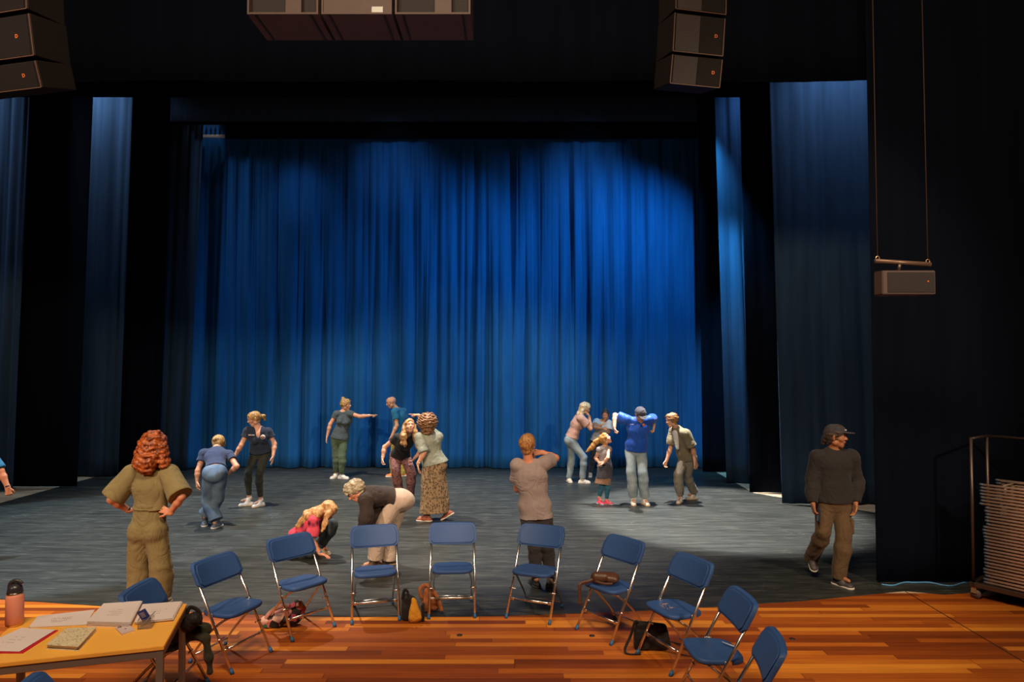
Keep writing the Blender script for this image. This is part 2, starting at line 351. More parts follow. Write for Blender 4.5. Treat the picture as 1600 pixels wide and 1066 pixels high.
# ------------------------------------------------------------------ folding chairs
def make_chair():
    t = thing('folding_chair', '', 'chair', group=None)
    # forward is +Y local; frame tubes run from the front feet straight up to the backrest
    A = lambda x, z: Vector((x, .215-.56*z, z))
    for s in (-1, 1):
        bm = bmesh.new(); tube(bm, [A(s*.222, .02), A(s*.220, .44), A(s*.216, .79)], .0115, 10)
        fr = add_obj('frame_tube', bm, M['chrome'], t)
        bm = bmesh.new(); tube(bm, [A(s*.222, 0), A(s*.222, .035)], [.016, .0145], 10); add_obj('foot_cap', bm, M['blue_rubber'], fr)
        bm = bmesh.new()
        pth = smooth_path([(s*.165, .14, .418), (s*.175, .06, .375), (s*.190, -.06, .275), (s*.190, -.20, .12), (s*.190, -.26, .02)], 5)
        tube(bm, pth, .0105, 9); rl = add_obj('rear_leg', bm, M['chrome'], t)
        bm = bmesh.new(); tube(bm, [(s*.190, -.268, 0), (s*.190, -.255, .035)], [.016, .014], 10); add_obj('foot_cap', bm, M['blue_rubber'], rl)
        bm = bmesh.new(); box(bm, (s*.209, -.035, .425), (.012, .05, .028), bevel=.003); add_obj('hinge', bm, M['chrome'], t)
        bm = bmesh.new(); tube(bm, [(s*.175, A(0, .25).y+.005, .25), (s*.24, A(0, .25).y+.005, .25)], .007, 8)
        add_obj('pivot', bm, M['chrome'], t)
    bm = bmesh.new(); c = A(0, .165); tube(bm, [(-.222, c.y, c.z), (.222, c.y, c.z)], .0085, 8, flat=1.4)
    for s in (-1, 1): box(bm, (s*.19, c.y, c.z), (.03, .02, .028), bevel=.004)
    add_obj('crossbar', bm, M['chrome'], t)
    bm = bmesh.new(); tube(bm, [(-.19, -.235, .065), (.19, -.235, .065)], .008, 8); add_obj('crossbar', bm, M['chrome'], t)
    # seat: rounded slab, wider in front, dished
    bm = bmesh.new(); n = 44; top = []; bot = []; mid = []; lowm = []
    def outline(q, k):
        a = 2*math.pi*q/n; ca, sa = math.cos(a), math.sin(a); e = .5
        x = math.copysign(abs(ca)**e, ca); y = math.copysign(abs(sa)**e, sa)
        hw = .200+.008*y
        return x*hw*k, .0+y*.182*k
    layers = [(.0, 0, 1), (.35, .434, 1), (.6, .436, 1), (.8, .4385, 1), (.93, .440, 1), (.98, .437, 1), (1.0, .430, 1), (1.0, .412, 1), (.97, .405, 1), (.5, .410, 1)]
    rings = []
    for k, z, _ in layers[1:]:
        rings.append([bm.verts.new((outline(q, k)[0], outline(q, k)[1], z+.04*outline(q, k)[1])) for q in range(n)])
    for i in range(len(rings)-1):
        for q in range(n): bm.faces.new((rings[i][q], rings[i][(q+1) % n], rings[i+1][(q+1) % n], rings[i+1][q]))
    bm.faces.new(rings[0]); bm.faces.new(list(reversed(rings[-1])))
    add_obj('seat', bm, M['blue_plastic'], t)
    # backrest: curved shell wrapping the tubes
    def bshell(th0, th1, kx, kz, zc=.725, hh=.092, grow=0):
        bm = bmesh.new(); NX = 30; NZ = 12; front = []; back = []
        for i in range(NX+1):
            a = -1+2*i/NX; x = a*.243*kx
            edge = min(1, (1-abs(a))/.20); rnd = math.sqrt(max(0, 1-(1-edge)**2))
            zt = hh*kz*(.30+.70*rnd); zb = -hh*kz*(.70+.30*min(1, (1-abs(a))/.12)) - .012*kz*(1-a*a)
            colF = []; colB = []
            for j in range(NZ+1):
                f = j/NZ; z = zc+zb+(zt-zb)*f
                yb = .215-.56*z; bow = -.030*(1-a*a)+.014
                colF.append(bm.verts.new((x, yb+bow+th1, z))); colB.append(bm.verts.new((x, yb+bow+th0, z)))
            front.append(colF); back.append(colB)
        for i in range(NX):
            for j in range(NZ):
                bm.faces.new((front[i][j], front[i+1][j], front[i+1][j+1], front[i][j+1])); bm.faces.new((back[i][j+1], back[i+1][j+1], back[i+1][j], back[i][j]))
            bm.faces.new((front[i][0], back[i][0], back[i+1][0], front[i+1][0])); bm.faces.new((front[i+1][NZ], back[i+1][NZ], back[i][NZ], front[i][NZ]))
        for j in range(NZ):
            bm.faces.new((front[0][j+1], back[0][j+1], back[0][j], front[0][j])); bm.faces.new((front[NX][j], back[NX][j], back[NX][j+1], front[NX][j+1]))
        return bm
    br = add_obj('backrest', bshell(-.018, .018, 1, 1), M['blue_plastic'], t)
    bv = br.modifiers.new('b', 'BEVEL'); bv.width = .006; bv.segments = 2; bv.limit_method = 'ANGLE'
    bm2 = bshell(.016, .024, .90, .86); pn = add_obj('backrest_panel', bm2, M['blue_plastic'], br)
    bv = pn.modifiers.new('b', 'BEVEL'); bv.width = .004; bv.segments = 2; bv.limit_method = 'ANGLE'
    return t
CH = []
def put_chair(mid, fwd, label):
    fwd = Vector((fwd[0], fwd[1])).normalized(); rz = math.atan2(-fwd.x, fwd.y)
    loc = (mid[0]-fwd.x*.215, mid[1]-fwd.y*.215, 0)
    o = chair0 if not CH else dup(chair0)
    o.location = loc; o.rotation_euler = (0, 0, rz); o['label'] = label; o['group'] = 'blue folding chairs set out in an arc'; CH.append(o); return o
chair0 = make_chair()
for fa, fb, lab in (((361, 1055), (426, 1018), 'blue folding chair, first right of the table, feet wholly on the wood'),
                    ((458, 1003), (523, 980), 'blue folding chair in front of the kneeling girl, patterned bag under it'),
                    ((549, 977), (625, 970), 'blue folding chair in front of the person bending in beige trousers'),
                    ((669, 968), (743, 966), 'empty blue folding chair at the middle of the arc, below the curly-haired woman'),
                    ((789, 966), (860, 977), 'blue folding chair directly in front of the boy in the grey t-shirt'),
                    ((902, 985), (952, 1008), 'blue folding chair with a brown waist bag lying on its seat'),
                    ((995, 1023), (1047, 1057), 'blue folding chair with a pair of eyeglasses on its seat')):
    p, q = G(*fa), G(*fb); m_ = (p+q)/2; d = q-p
    put_chair(m_, (d.y, -d.x), lab)
put_chair((1.22, 4.93), (-1, -.05), 'blue folding chair with a pen on its seat, at the lower right')
put_chair((1.16, 4.26), (-1, .2), 'nearest blue folding chair at the lower right, cut by the bottom edge')
put_chair((-2.35, 5.14), (1, .0), 'blue folding chair behind the table corner with dark clothes on its seat')
put_chair((-2.08, 3.66), (.95, .25), 'blue folding chair at the bottom left, only its backrest top showing below the table')
# ------------------------------------------------------------------ bodies and cloth: smooth blends of tapered limbs, meshed on a fine lattice
V3 = lambda *a: np.array(a, dtype=np.float64)
def nrm(v):
    v = np.asarray(v, float); return v/(np.linalg.norm(v)+1e-9)
class Pr:
    __slots__ = ('a', 'b', 'r1', 'r2', 'n', 'q', 'cut', 'sub', 'k')
    def __init__(s, a, b, r1, r2=None, n=None, q=1.0, cut=0, sub=False, k=None):
        s.a = np.asarray(a, float); s.b = np.asarray(b, float); s.r1 = r1; s.r2 = r1 if r2 is None else r2
        s.n = None if n is None else nrm(n); s.q = q; s.cut = cut; s.sub = sub; s.k = k
    def d(s, p):
        ba = s.b-s.a; L2 = ba@ba
        pa = p-s.a
        if s.n is not None:
            c = pa@s.n
            if L2 > 1e-9: c = c-(pa@ba)/L2*(ba@s.n)
            pa = pa+c[..., None]*s.n*(1/s.q-1)
        if L2 > 1e-9: h = np.clip((pa@ba)/L2, 0, 1)
        else: h = np.zeros(pa.shape[:-1])
        e = pa-h[..., None]*ba
        d = np.sqrt((e*e).sum(-1))-(s.r1+(s.r2-s.r1)*h)
        if s.n is not None: d = d*(.5+.5*s.q)
        if s.cut and L2 > 1e-9:
            u = ba/math.sqrt(L2); p0 = p-s.a
            if s.cut in (1, 3): d = np.maximum(d, (p0@u)-math.sqrt(L2))
            if s.cut in (2, 3): d = np.maximum(d, -(p0@u))
        return d
def smin(a, b, k):
    h = np.clip(.5+.5*(b-a)/k, 0, 1); return b+(a-b)*h-k*h*(1-h)
def smax(a, b, k): return -smin(-a, -b, k)
_rn = np.random.RandomState(5)
_NW = _rn.randn(7, 3); _NP = _rn.rand(7)*6.28
def wob(p, f, seed=0, st=(1, 1, 1)):
    q = p*np.array(st)*f+seed*1.7; o = 0
    for i in range(6): o = o+np.sin(q@_NW[i]+_NP[i]+seed+1.3*np.sin(q@_NW[(i+2) % 7]*.6))*(1/(1+.35*i))
    return o/3.2
def mesh_sdf(name, prims, h, k, off=0.0, cuts=(), disp=None, dmax=0.0, origin=(0, 0, 0)):
    """prims: list of Pr; cuts: halfspaces (point, outward normal); returns a mesh"""
    add = [q for q in prims if not q.sub]
    lo = np.min([np.minimum(q.a, q.b)-max(q.r1, q.r2) for q in add], 0)-off-.02-dmax; hi = np.max([np.maximum(q.a, q.b)+max(q.r1, q.r2) for q in add], 0)+off+.02+dmax
    B = 8; nb = np.ceil((hi-lo)/(h*B)).astype(int)
    gi = np.stack(np.meshgrid(*[np.arange(n) for n in nb], indexing='ij'), -1).reshape(-1, 3)
    cen = lo+(gi+.5)*B*h; R = B*h*.87
    D = np.full(len(cen), 1.0); near = []
    for q in prims:
        dq = q.d(cen)-(0 if q.sub else off); near.append(dq)
        kk = q.k or k
        D = smax(D, -dq, kk) if q.sub else smin(D, dq, kk)
    act = np.abs(D) < R*1.35+k*.6+dmax+.01
    ai = np.nonzero(act)[0]
    o = np.arange(B)
    oo = np.stack(np.meshgrid(o, o, o, indexing='ij'), -1).reshape(-1, 3)
    pts = (lo+gi[ai][:, None, :]*B*h+oo[None]*h)
    d = np.full(pts.shape[:2], .15)
    for q, dq in zip(prims, near):
        kk = q.k or k
        mk = dq[ai] < R*1.5+kk*1.2+dmax+.012
        if not mk.any(): continue
        dd = q.d(pts[mk])-(0 if q.sub else off)
        d[mk] = smax(d[mk], -dd, kk) if q.sub else smin(d[mk], dd, kk)
    if disp is not None: d = d+disp(pts)
    for c, n_ in cuts:
        d = np.maximum(d, (pts-np.asarray(c))@nrm(n_))
    N = nb*B
    Dn = np.where(D < 0, -1.0, 1.0)
    A = np.empty(tuple(nb)+(B, B, B), np.float32)
    A[...] = Dn.reshape(tuple(nb))[..., None, None, None]
    A.reshape(-1, B, B, B)[ai] = d.reshape(-1, B, B, B)
    A = A.transpose(0, 3, 1, 4, 2, 5).reshape(tuple(N))
    ins = A < 0
    cnt = np.zeros(tuple(N), np.int16); 
    quads = []; S = [np.zeros(tuple(N), np.float32) for _ in range(3)]
    idx3 = []
    for ax in range(3):
        sl0 = [slice(None)]*3; sl1 = [slice(None)]*3; sl0[ax] = slice(0, -1); sl1[ax] = slice(1, None)
        x = ins[tuple(sl0)] != ins[tuple(sl1)]
        I = np.argwhere(x)
        ok = np.ones(len(I), bool)
        for o2 in range(3):
            if o2 != ax: ok &= I[:, o2] > 0
        I = I[ok]
        J = I.copy(); J[:, ax] += 1
        da = A[tuple(I.T)]; db = A[tuple(J.T)]; t = da/(da-db)
        pos = I.astype(np.float32); pos[:, ax] += t
        a1, a2 = [(1, 2), (2, 0), (0, 1)][ax]
        cells = []
        for (s1, s2) in ((0, 0), (1, 0), (1, 1), (0, 1)):
            c = I.copy(); c[:, a1] -= s1; c[:, a2] -= s2; cells.append(c)
            np.add.at(cnt, tuple(c.T), 1)
            for w_ in range(3): np.add.at(S[w_], tuple(c.T), pos[:, w_])
        idx3.append((cells, da < 0))
    cid = np.full(tuple(N), -1, np.int64); m = cnt > 0; nv = int(m.sum()); cid[m] = np.arange(nv)
    vp = np.stack([S[w_][m]/cnt[m] for w_ in range(3)], 1)*h+lo
    F_ = []
    for cells, neg in idx3:
        q = np.stack([cid[tuple(c.T)] for c in cells], 1)
        q[~neg] = q[~neg][:, ::-1]; F_.append(q)
    F_ = np.concatenate(F_)
    # light smoothing
    for _ in range(1):
        acc = np.zeros_like(vp); ct = np.zeros(nv)
        for i in range(4):
            a, b = F_[:, i], F_[:, (i+1) % 4]
            for w_ in range(3):
                acc[:, w_] += np.bincount(a, vp[b, w_], nv)+np.bincount(b, vp[a, w_], nv)
            ct += np.bincount(a, minlength=nv)+np.bincount(b, minlength=nv)
        vp = vp*.55+.45*acc/np.maximum(ct, 1)[:, None]
    vp = vp-np.asarray(origin)
    me = bpy.data.meshes.new(name)
    me.vertices.add(nv); me.vertices.foreach_set('co', vp.astype(np.float32).ravel())
    me.loops.add(len(F_)*4); me.loops.foreach_set('vertex_index', F_.astype(np.int32).ravel())
    me.polygons.add(len(F_)); me.polygons.foreach_set('loop_start', np.arange(0, len(F_)*4, 4, dtype=np.int32))
    me.update(calc_edges=True); me.validate()
    return me
# ------------------------------------------------------------------ cloth, skin and hair materials
def skin(name, col):
    m = mat(name, col, .5, spec=.35, var=.10, vscale=9, bump=.08, bscale=60); b = m.node_tree.nodes['Principled BSDF']
    b.inputs['Subsurface Weight'].default_value = .12; b.inputs['Subsurface Scale'].default_value = .01; b.inputs['Subsurface Radius'].default_value = (1, .35, .2); return m
def hairm(name, c1, c2, sc=(9, 9, 2.2), f=7):
    m, n, L, b = nt(name)
    tc = n.new('ShaderNodeTexCoord'); mp = n.new('ShaderNodeMapping'); mp.inputs['Scale'].default_value = sc; L.new(tc.outputs['Object'], mp.inputs[0])
    no = n.new('ShaderNodeTexNoise'); no.inputs['Scale'].default_value = f; no.inputs['Detail'].default_value = 6; no.inputs['Distortion'].default_value = .8; L.new(mp.outputs[0], no.inputs[0])
    r = ramp(n, [(.35, c1), (.65, c2)]); L.new(no.outputs['Fac'], r.inputs[0]); L.new(r.outputs[0], b.inputs['Base Color'])
    bp = n.new('ShaderNodeBump'); bp.inputs['Strength'].default_value = .7; bp.inputs['Distance'].default_value = .01; L.new(no.outputs['Fac'], bp.inputs['Height']); L.new(bp.outputs[0], b.inputs['Normal'])
    b.inputs['Roughness'].default_value = .45; b.inputs['Specular IOR Level'].default_value = .4; return m
def cloth(name, col, var=.18, rough=.85, vs_=14):
    m = mat(name, col, rough, spec=.2, var=var, vscale=vs_, sheen=.1); n = m.node_tree.nodes; L = m.node_tree.links; creases(n, L, n['Principled BSDF']); return m
def creases(n, L, b, dist=.035, st=(1, 1, .8)):
    tc = n.new('ShaderNodeTexCoord'); mp = n.new('ShaderNodeMapping'); mp.inputs['Scale'].default_value = st; mp.inputs['Rotation'].default_value = (.3, .5, .2); L.new(tc.outputs['Object'], mp.inputs[0])
    no = n.new('ShaderNodeTexNoise'); no.inputs['Scale'].default_value = 5.5; no.inputs['Detail'].default_value = 2; no.inputs['Distortion'].default_value = 1.1; no.inputs['Roughness'].default_value = .45; L.new(mp.outputs[0], no.inputs[0])
    ab = n.new('ShaderNodeMath'); ab.operation = 'SUBTRACT'; ab.inputs[1].default_value = .5; L.new(no.outputs['Fac'], ab.inputs[0])
    a2 = n.new('ShaderNodeMath'); a2.operation = 'ABSOLUTE'; L.new(ab.outputs[0], a2.inputs[0])
    a3 = n.new('ShaderNodeMath'); a3.operation = 'POWER'; a3.inputs[1].default_value = .6; L.new(a2.outputs[0], a3.inputs[0])
    bp = n.new('ShaderNodeBump'); bp.inputs['Strength'].default_value = .55; bp.inputs['Distance'].default_value = dist; L.new(a3.outputs[0], bp.inputs['Height']); L.new(bp.outputs[0], b.inputs['Normal'])
def denim(name, c1, c2):
    m, n, L, b = nt(name); tc = n.new('ShaderNodeTexCoord')
    no = n.new('ShaderNodeTexNoise'); no.inputs['Scale'].default_value = 5; no.inputs['Detail'].default_value = 8; L.new(tc.outputs['Object'], no.inputs[0])
    r = ramp(n, [(.35, c1), (.68, c2)]); L.new(no.outputs['Fac'], r.inputs[0]); L.new(r.outputs[0], b.inputs['Base Color'])
    b.inputs['Roughness'].default_value = .85; b.inputs['Specular IOR Level'].default_value = .2
    bp = n.new('ShaderNodeBump'); bp.inputs['Strength'].default_value = .3; bp.inputs['Distance'].default_value = .006; L.new(no.outputs['Fac'], bp.inputs['Height']); L.new(bp.outputs[0], b.inputs['Normal']); return m
def spots(name, base, dark, scale, lo=.1, hi=.3, st=(1, 1, 1)):
    m, n, L, b = nt(name); tc = n.new('ShaderNodeTexCoord'); mp = n.new('ShaderNodeMapping'); mp.inputs['Scale'].default_value = st; L.new(tc.outputs['Object'], mp.inputs[0])
    v = n.new('ShaderNodeTexVoronoi'); v.inputs['Scale'].default_value = scale; L.new(mp.outputs[0], v.inputs['Vector'])
    no = n.new('ShaderNodeTexNoise'); no.inputs['Scale'].default_value = scale*.7; no.inputs['Detail'].default_value = 4; L.new(mp.outputs[0], no.inputs[0])
    a = n.new('ShaderNodeMath'); a.operation = 'MULTIPLY'; L.new(v.outputs['Distance'], a.inputs[0]); L.new(no.outputs['Fac'], a.inputs[1])
    r = ramp(n, [(lo, dark), (hi, base)]); L.new(a.outputs[0], r.inputs[0]); L.new(r.outputs[0], b.inputs['Base Color'])
    b.inputs['Roughness'].default_value = .85; b.inputs['Specular IOR Level'].default_value = .2; creases(n, L, b); return m
MAT_EYE = mat('eye_dark', (.03, .018, .012), .3); MAT_WHITE = mat('eye_white', (.7, .66, .62), .3); MAT_LIP = mat('lips', (.42, .12, .09), .5)
SOLE = mat('sole_white', (.66, .60, .52), .6, var=.08); SOLE_TAN = mat('sole_tan', (.5, .36, .22), .6); SOLE_DK = mat('sole_dark', (.03, .03, .035), .6)
S_PALE = skin('skin_pale', (.62, .32, .21)); S_MID = skin('skin_mid', (.54, .26, .155)); S_TAN = skin('skin_tan', (.42, .175, .085)); S_RED = skin('skin_flushed', (.64, .26, .15))
def finger_chain(prs, base, d, pn, L, r, curl, k=.004):
    p = base; dd = d
    for i, (fr, ang) in enumerate(((.45, curl*.75), (.32, curl*1.0), (.23, curl*.6))):
        dd = nrm(dd*math.cos(ang)+pn*math.sin(ang)); pn = nrm(pn-dd*(pn@dd))
        q = p+dd*L*fr; prs.append(Pr(p, q, r*(1-.08*i), r*(1-.08*(i+1)), k=k)); p = q
def hand(prs, wr, d, pn, s, curl, thumb_side, point=False):
    """wr wrist, d direction of the palm, pn the side the palm faces (fingers curl that way)"""
    d = nrm(d); pn = nrm(pn-d*(np.asarray(pn)@d)); sd = nrm(np.cross(d, pn))*thumb_side
    L = .088*s; end = wr+d*L
    prs.append(Pr(wr-d*.01, wr+d*.03*s, .026*s, .027*s, n=pn, q=.6, k=.02))
    for o in (-.022, 0, .022): prs.append(Pr(wr+d*.025*s+sd*o*.6*s, end-d*.008+sd*o*s, .016*s, .013*s, n=pn, q=.75, k=.014))
    for i, (o, l) in enumerate(((.029, .070), (.010, .080), (-.010, .074), (-.028, .058))):
        c = curl*(1+.1*i)
        if point: c = .05 if i == 0 else 1.5
        finger_chain(prs, end+sd*o*s-d*.004, nrm(d+sd*o*3), pn, l*s, .0088*s, c)
    tb = wr+d*.028*s+sd*.026*s
    td = nrm(d*.75+sd*.75+pn*.25)
    t1 = tb+td*.035*s; td2 = nrm(td*.8+d*.5+pn*curl*.5); t2 = t1+td2*.028*s; t3 = t2+nrm(td2+d*.3+pn*curl*.4)*.022*s
    prs += [Pr(tb, t1, .0135*s, .011*s, k=.010), Pr(t1, t2, .0105*s, .0095*s, k=.004), Pr(t2, t3, .0095*s, .008*s, k=.004)]
EYES = []
def head_prims(c, f, u, r, s, beard=False):
    X = lambda a, b, e: c+r*a*s+f*b*s+u*e*s
    pr = [Pr(X(0, -.022, .030), X(0, .018, .035), .079*s, .074*s, n=r, q=.90, k=.03),
          Pr(X(0, .020, .015), X(0, .042, -.068), .066*s, .036*s, n=r, q=.93, k=.03),
          Pr(X(0, .048, -.080), X(0, .052, -.092), .023*s, .018*s, k=.02),
          Pr(X(-.038, .0, -.055), X(.038, .0, -.055), .030*s, k=.02),
          Pr(X(0, .078, .020), X(0, .101, -.018), .0075*s, .0125*s, k=.010),
          Pr(X(-.014, .090, -.022), X(.014, .090, -.022), .0075*s, k=.006),
          Pr(X(-.036, .068, .034), X(.036, .068, .034), .011*s, k=.016),
          Pr(X(-.042, .054, -.016), X(-.030, .062, -.024), .018*s, k=.02), Pr(X(.042, .054, -.016), X(.030, .062, -.024), .018*s, k=.02),
          Pr(X(-.020, .080, -.046), X(.020, .080, -.046), .0085*s, k=.008), Pr(X(-.015, .078, -.056), X(.015, .078, -.056), .0085*s, k=.008),
          Pr(X(-.029, .094, .012), X(-.029, .094, .012), .018*s, sub=True, k=.010), Pr(X(.029, .094, .012), X(.029, .094, .012), .018*s, sub=True, k=.010)]
    for sg in (-1, 1):
        pr.append(Pr(X(sg*.076, -.010, .018), X(sg*.074, -.004, -.022), .019*s, .012*s, n=nrm(r*sg+f*-.35), q=.42, k=.008))
    return pr
PEOPLE = []
def person(spec):
    s = spec['s']; Y0 = spec['Y']; J = {}
    for kx, (u_, v_, dy) in spec['J'].items():
        p = P(u_, v_, Y0+dy); J[kx] = V3(p.x, p.y, p.z)
    up = nrm(J['chest']-J['pelvis'])
    sd = nrm(J['shB']-J['shA']); fwd_t = nrm(np.asarray(spec['face'], float))
    side = nrm(sd-up*(sd@up)); dep = nrm(np.cross(side, up))
    if dep@fwd_t < 0: dep = -dep
    hs = spec.get('hipside'); hs = side if hs is None else nrm(hs)
    pel = J['pelvis']
    for q, sg in (('A', -1), ('B', 1)):
        if 'hip'+q not in J: J['hip'+q] = pel+hs*sg*.083*s-up*.03*s
    waist = J.get('waist', pel+(J['chest']-pel)*.42); neck = J['neck']
    base = V3((J['ankA'][0]+J['ankB'][0])/2, (J['ankA'][1]+J['ankB'][1])/2, 0)
    if 'base' in spec: b0 = G(*spec['base']); base = V3(b0.x, b0.y, 0)
    root = thing('person', spec['label'], 'person', tuple(base)); PEOPLE.append((root, J, spec))
    fem = spec.get('fem', True); wd = spec.get('width', 1.0)*s
    h = float(np.clip(.55*Y0/F, .0048, .0068))
    # torso
    cw = (.150 if fem else .165)*wd; ww = (.122 if fem else .145)*wd; hw = (.165 if fem else .155)*wd; q = .66
    tor = [Pr(pel-up*.02*s, waist, hw, ww, n=dep, q=q+.04), Pr(waist, J['chest'], ww, cw, n=dep, q=q+.02),
           Pr(J['chest'], J['chest']+(neck-J['chest'])*.6, cw, .105*wd, n=dep, q=q)]
    if fem and spec.get('bust', True):
        for sg in (-1, 1): tor.append(Pr(J['chest']+dep*.062*s+side*sg*.058*s-up*.01*s, J['chest']+dep*.075*s+side*sg*.06*s-up*.03*s, .058*s, .055*s))
    glu = [Pr(J['hip'+q2]-dep*.036*s+up*.0*s, J['hip'+q2]-dep*.038*s-up*.03*s, .088*s*(1.0 if fem else .93)) for q2 in 'AB']
    sh = []
    for q2 in 'AB':
        S_ = J['sh'+q2]; sh += [Pr(neck-up*.03*s, S_, .046*s, .052*s), Pr(S_, S_, .058*s)]
    def armpr(q2, t0, t1, g, k1=1.0, k2=1.0, cut=0):
        S_, E, W_ = J['sh'+q2], J['el'+q2], J['wr'+q2]; out = []
        if t0 < 1:
            e = min(1, t1); out.append(Pr(S_, S_+(E-S_)*e, (.050*s+g)*1.0, (.050-.012*e)*s+g*k1, cut=cut if t1 <= 1 else 0))
        if t1 > 1:
            e = t1-1; out.append(Pr(E, E+(W_-E)*.35, .039*s+g*k1, .040*s+g*k1)); out.append(Pr(E+(W_-E)*.35, E+(W_-E)*e, .040*s+g*k1, (.040-.014*e)*s+g*k2, cut=cut))
        return out
    def legpr(q2, t1, gh, gk, ga, cut=0):
        Hp, K_, A_ = J['hip'+q2], J['knee'+q2], J['ank'+q2]; out = []
        e = min(1, t1); out.append(Pr(Hp, Hp+(K_-Hp)*e, .086*s+gh, (.086-.032*e)*s+(gh+(gk-gh)*e), cut=cut if t1 <= 1 else 0))
        if t1 > 1:
            e = t1-1; d_ = A_-K_; bk = np.cross(np.cross(nrm(d_), fwd_t), nrm(d_))*.012*s
            m_ = K_+d_*.3+bk; out.append(Pr(K_, m_, .054*s+gk, .057*s+gk*.8+ga*.2)); out.append(Pr(m_, K_+d_*e, .057*s+gk*.8+ga*.2, .037*s+ga, cut=cut))
        return out
    hc = J['head']; hf = nrm(np.asarray(spec['look'], float)); hu0 = np.asarray(spec.get('hup', (0, 0, 1)), float); hu = nrm(hu0-hf*(hu0@hf)); hr = nrm(np.cross(hf, hu))
    hsz = 1.06*spec.get('hs', 1.0)*s**.5
    body = tor+glu+sh
    skull = hc-hu*.055*hsz-hf*.02*hsz
    body += [Pr(neck-up*.02*s, skull, .056*s, .050*s, k=.03)]
    for q2 in 'AB': body += armpr(q2, 0, 2, 0)+legpr(q2, 2, 0, 0, 0)
    for q2, sg in (('A', -1), ('B', 1)):
        hd = spec.get('hd'+q2); hd = (J['wr'+q2]-J['el'+q2]) if hd is None else hd
        hand(body, J['wr'+q2], hd, spec.get('pn'+q2, side*(-sg)), s, spec.get('curl'+q2, .35), spec.get('th'+q2, 1), spec.get('pt'+q2, False))
    toes = {}
    for q2 in 'AB':
        t = nrm(spec['toe'+q2]); toes[q2] = t; A_ = J['ank'+q2]; f_up = nrm(V3(0, 0, 1)-t*t[2]); 
        body.append(Pr(A_, A_-f_up*.04*s-t*.02*s, .033*s, k=.01)); body.append(Pr(A_-f_up*.045*s, A_-f_up*.062*s+t*.115*s, .030*s, .018*s, k=.01))
    body += head_prims(hc, hf, hu, hr, hsz)
    cuts = []
    o = add_obj('body', mesh_sdf('body', body, h, .022, origin=base), spec['skin'], root)
    # face details
    if spec.get('facevis', True):
        X = lambda a, b, e: hc+hr*a*hsz+hf*b*hsz+hu*e*hsz-base
        for sg in (-1, 1):
            bm = bmesh.new(); bmesh.ops.create_icosphere(bm, subdivisions=2, radius=.0125*hsz, matrix=Matrix.Translation(X(sg*.029, .0705, .012)))
            e_ = add_obj('eye', bm, MAT_WHITE, root)
            bm = bmesh.new(); bmesh.ops.create_icosphere(bm, subdivisions=2, radius=.0075*hsz, matrix=Matrix.Translation(X(sg*.029, .0775, .012))); add_obj('iris', bm, MAT_EYE, e_)
            bm = bmesh.new(); tube(bm, [X(sg*.014, .086, .032), X(sg*.028, .085, .036), X(sg*.045, .074, .031)], [.003*hsz, .004*hsz, .002*hsz], 6); add_obj('eyebrow', bm, spec['hairm'], root)
        bm = bmesh.new(); tube(bm, [X(-.024, .080, -.048), X(-.012, .0885, -.050), X(.012, .0885, -.050), X(.024, .080, -.048)], [.002*hsz, .0052*hsz, .0052*hsz, .002*hsz], 8); add_obj('lips', bm, MAT_LIP, root)
    # hair
    HX = lambda a, b, e: hc+hr*a*hsz+hf*b*hsz+hu*e*hsz
    hp = []
    hstyle = spec.get('hair', 'short'); th = spec.get('hth', .012)
    if hstyle != 'bald':
        hp += [Pr(HX(0, -.026, .034), HX(0, .016, .040), (.081+th)*hsz, (.074+th)*hsz, n=hr, q=.92)]
        if hstyle in ('short', 'long', 'up'): hp += [Pr(HX(0, -.035, .0), HX(0, -.035, -.045), (.066+th*.8)*hsz, (.050+th*.4)*hsz)]
    for g in spec.get('hseg', []):
        a_, b_, r1, r2 = g[:4]
        if isinstance(a_, int):
            a_ = 0
        pa_ = P(a_[0], a_[1], Y0+a_[2]); pb_ = P(b_[0], b_[1], Y0+b_[2]); hp.append(Pr(V3(*pa_), V3(*pb_), r1, r2))
    for g in spec.get('hloc', []): hp.append(Pr(HX(*g[0]), HX(*g[1]), g[2]*hsz, g[3]*hsz))
    if hp:
        if hstyle != 'curlyall':
            hp += [Pr(HX(0, .105, -.035), HX(0, .13, -.10), .088*hsz, .10*hsz, sub=True, k=.012), Pr(HX(0, .115, .0), HX(0, .115, .0), spec.get('facecut', .075)*hsz, sub=True, k=.012)]
        amp, fr, st = spec.get('hnoise', (.004, 60, (1, 1, .35)))
        o = add_obj('hair', mesh_sdf('hair', hp, h*.85, .02, disp=lambda p: amp*wob(p-base, fr, 3, st), dmax=amp*1.3, origin=base), spec['hairm'], root)
    # clothes
    T = spec.get('top'); Bt0 = spec.get('bottom')
    if T:
        g = T.get('off', .012)*s; hem = T.get('hem', .10)*s; dn = nrm(pel-J['chest']); hd_ = T.get('hemdir', dn)
        hb = pel+dn*hem; hr_ = hw+T.get('hemw', .0)*s
        body_t = [Pr(pel, hb+dn*.08, hr_, hr_+T.get('flare', 0)*s, n=dep, q=q+.06)]+tor+glu
        wa = T.get('drape')
        if wa: body_t.append(Pr(J['chest'], pel, cw+wa*s, hw+wa*s, n=dep, q=.75))
        if Bt0 and hem > -.04*s:
            rz = Bt0.get('rise', .09)*s; body_t += [Pr(pel+up*rz, pel-up*.02*s, ww+.024*s, hw+.012*s, n=dep, q=q+.06)]
        me_amp = 1.5*T.get('amp', .005); sl = T.get('sleeve', .55)
        prs = []
        for q2 in 'AB':
            prs += armpr(q2, 0, sl, g*0+T.get('slw', .006)*s, T.get('slf', 2.0), T.get('slc', 1.0), cut=1)
        nk = J['neck']+nrm(neck-J['chest'])*.03*s
        nkr = T.get('neckr', .062)*s
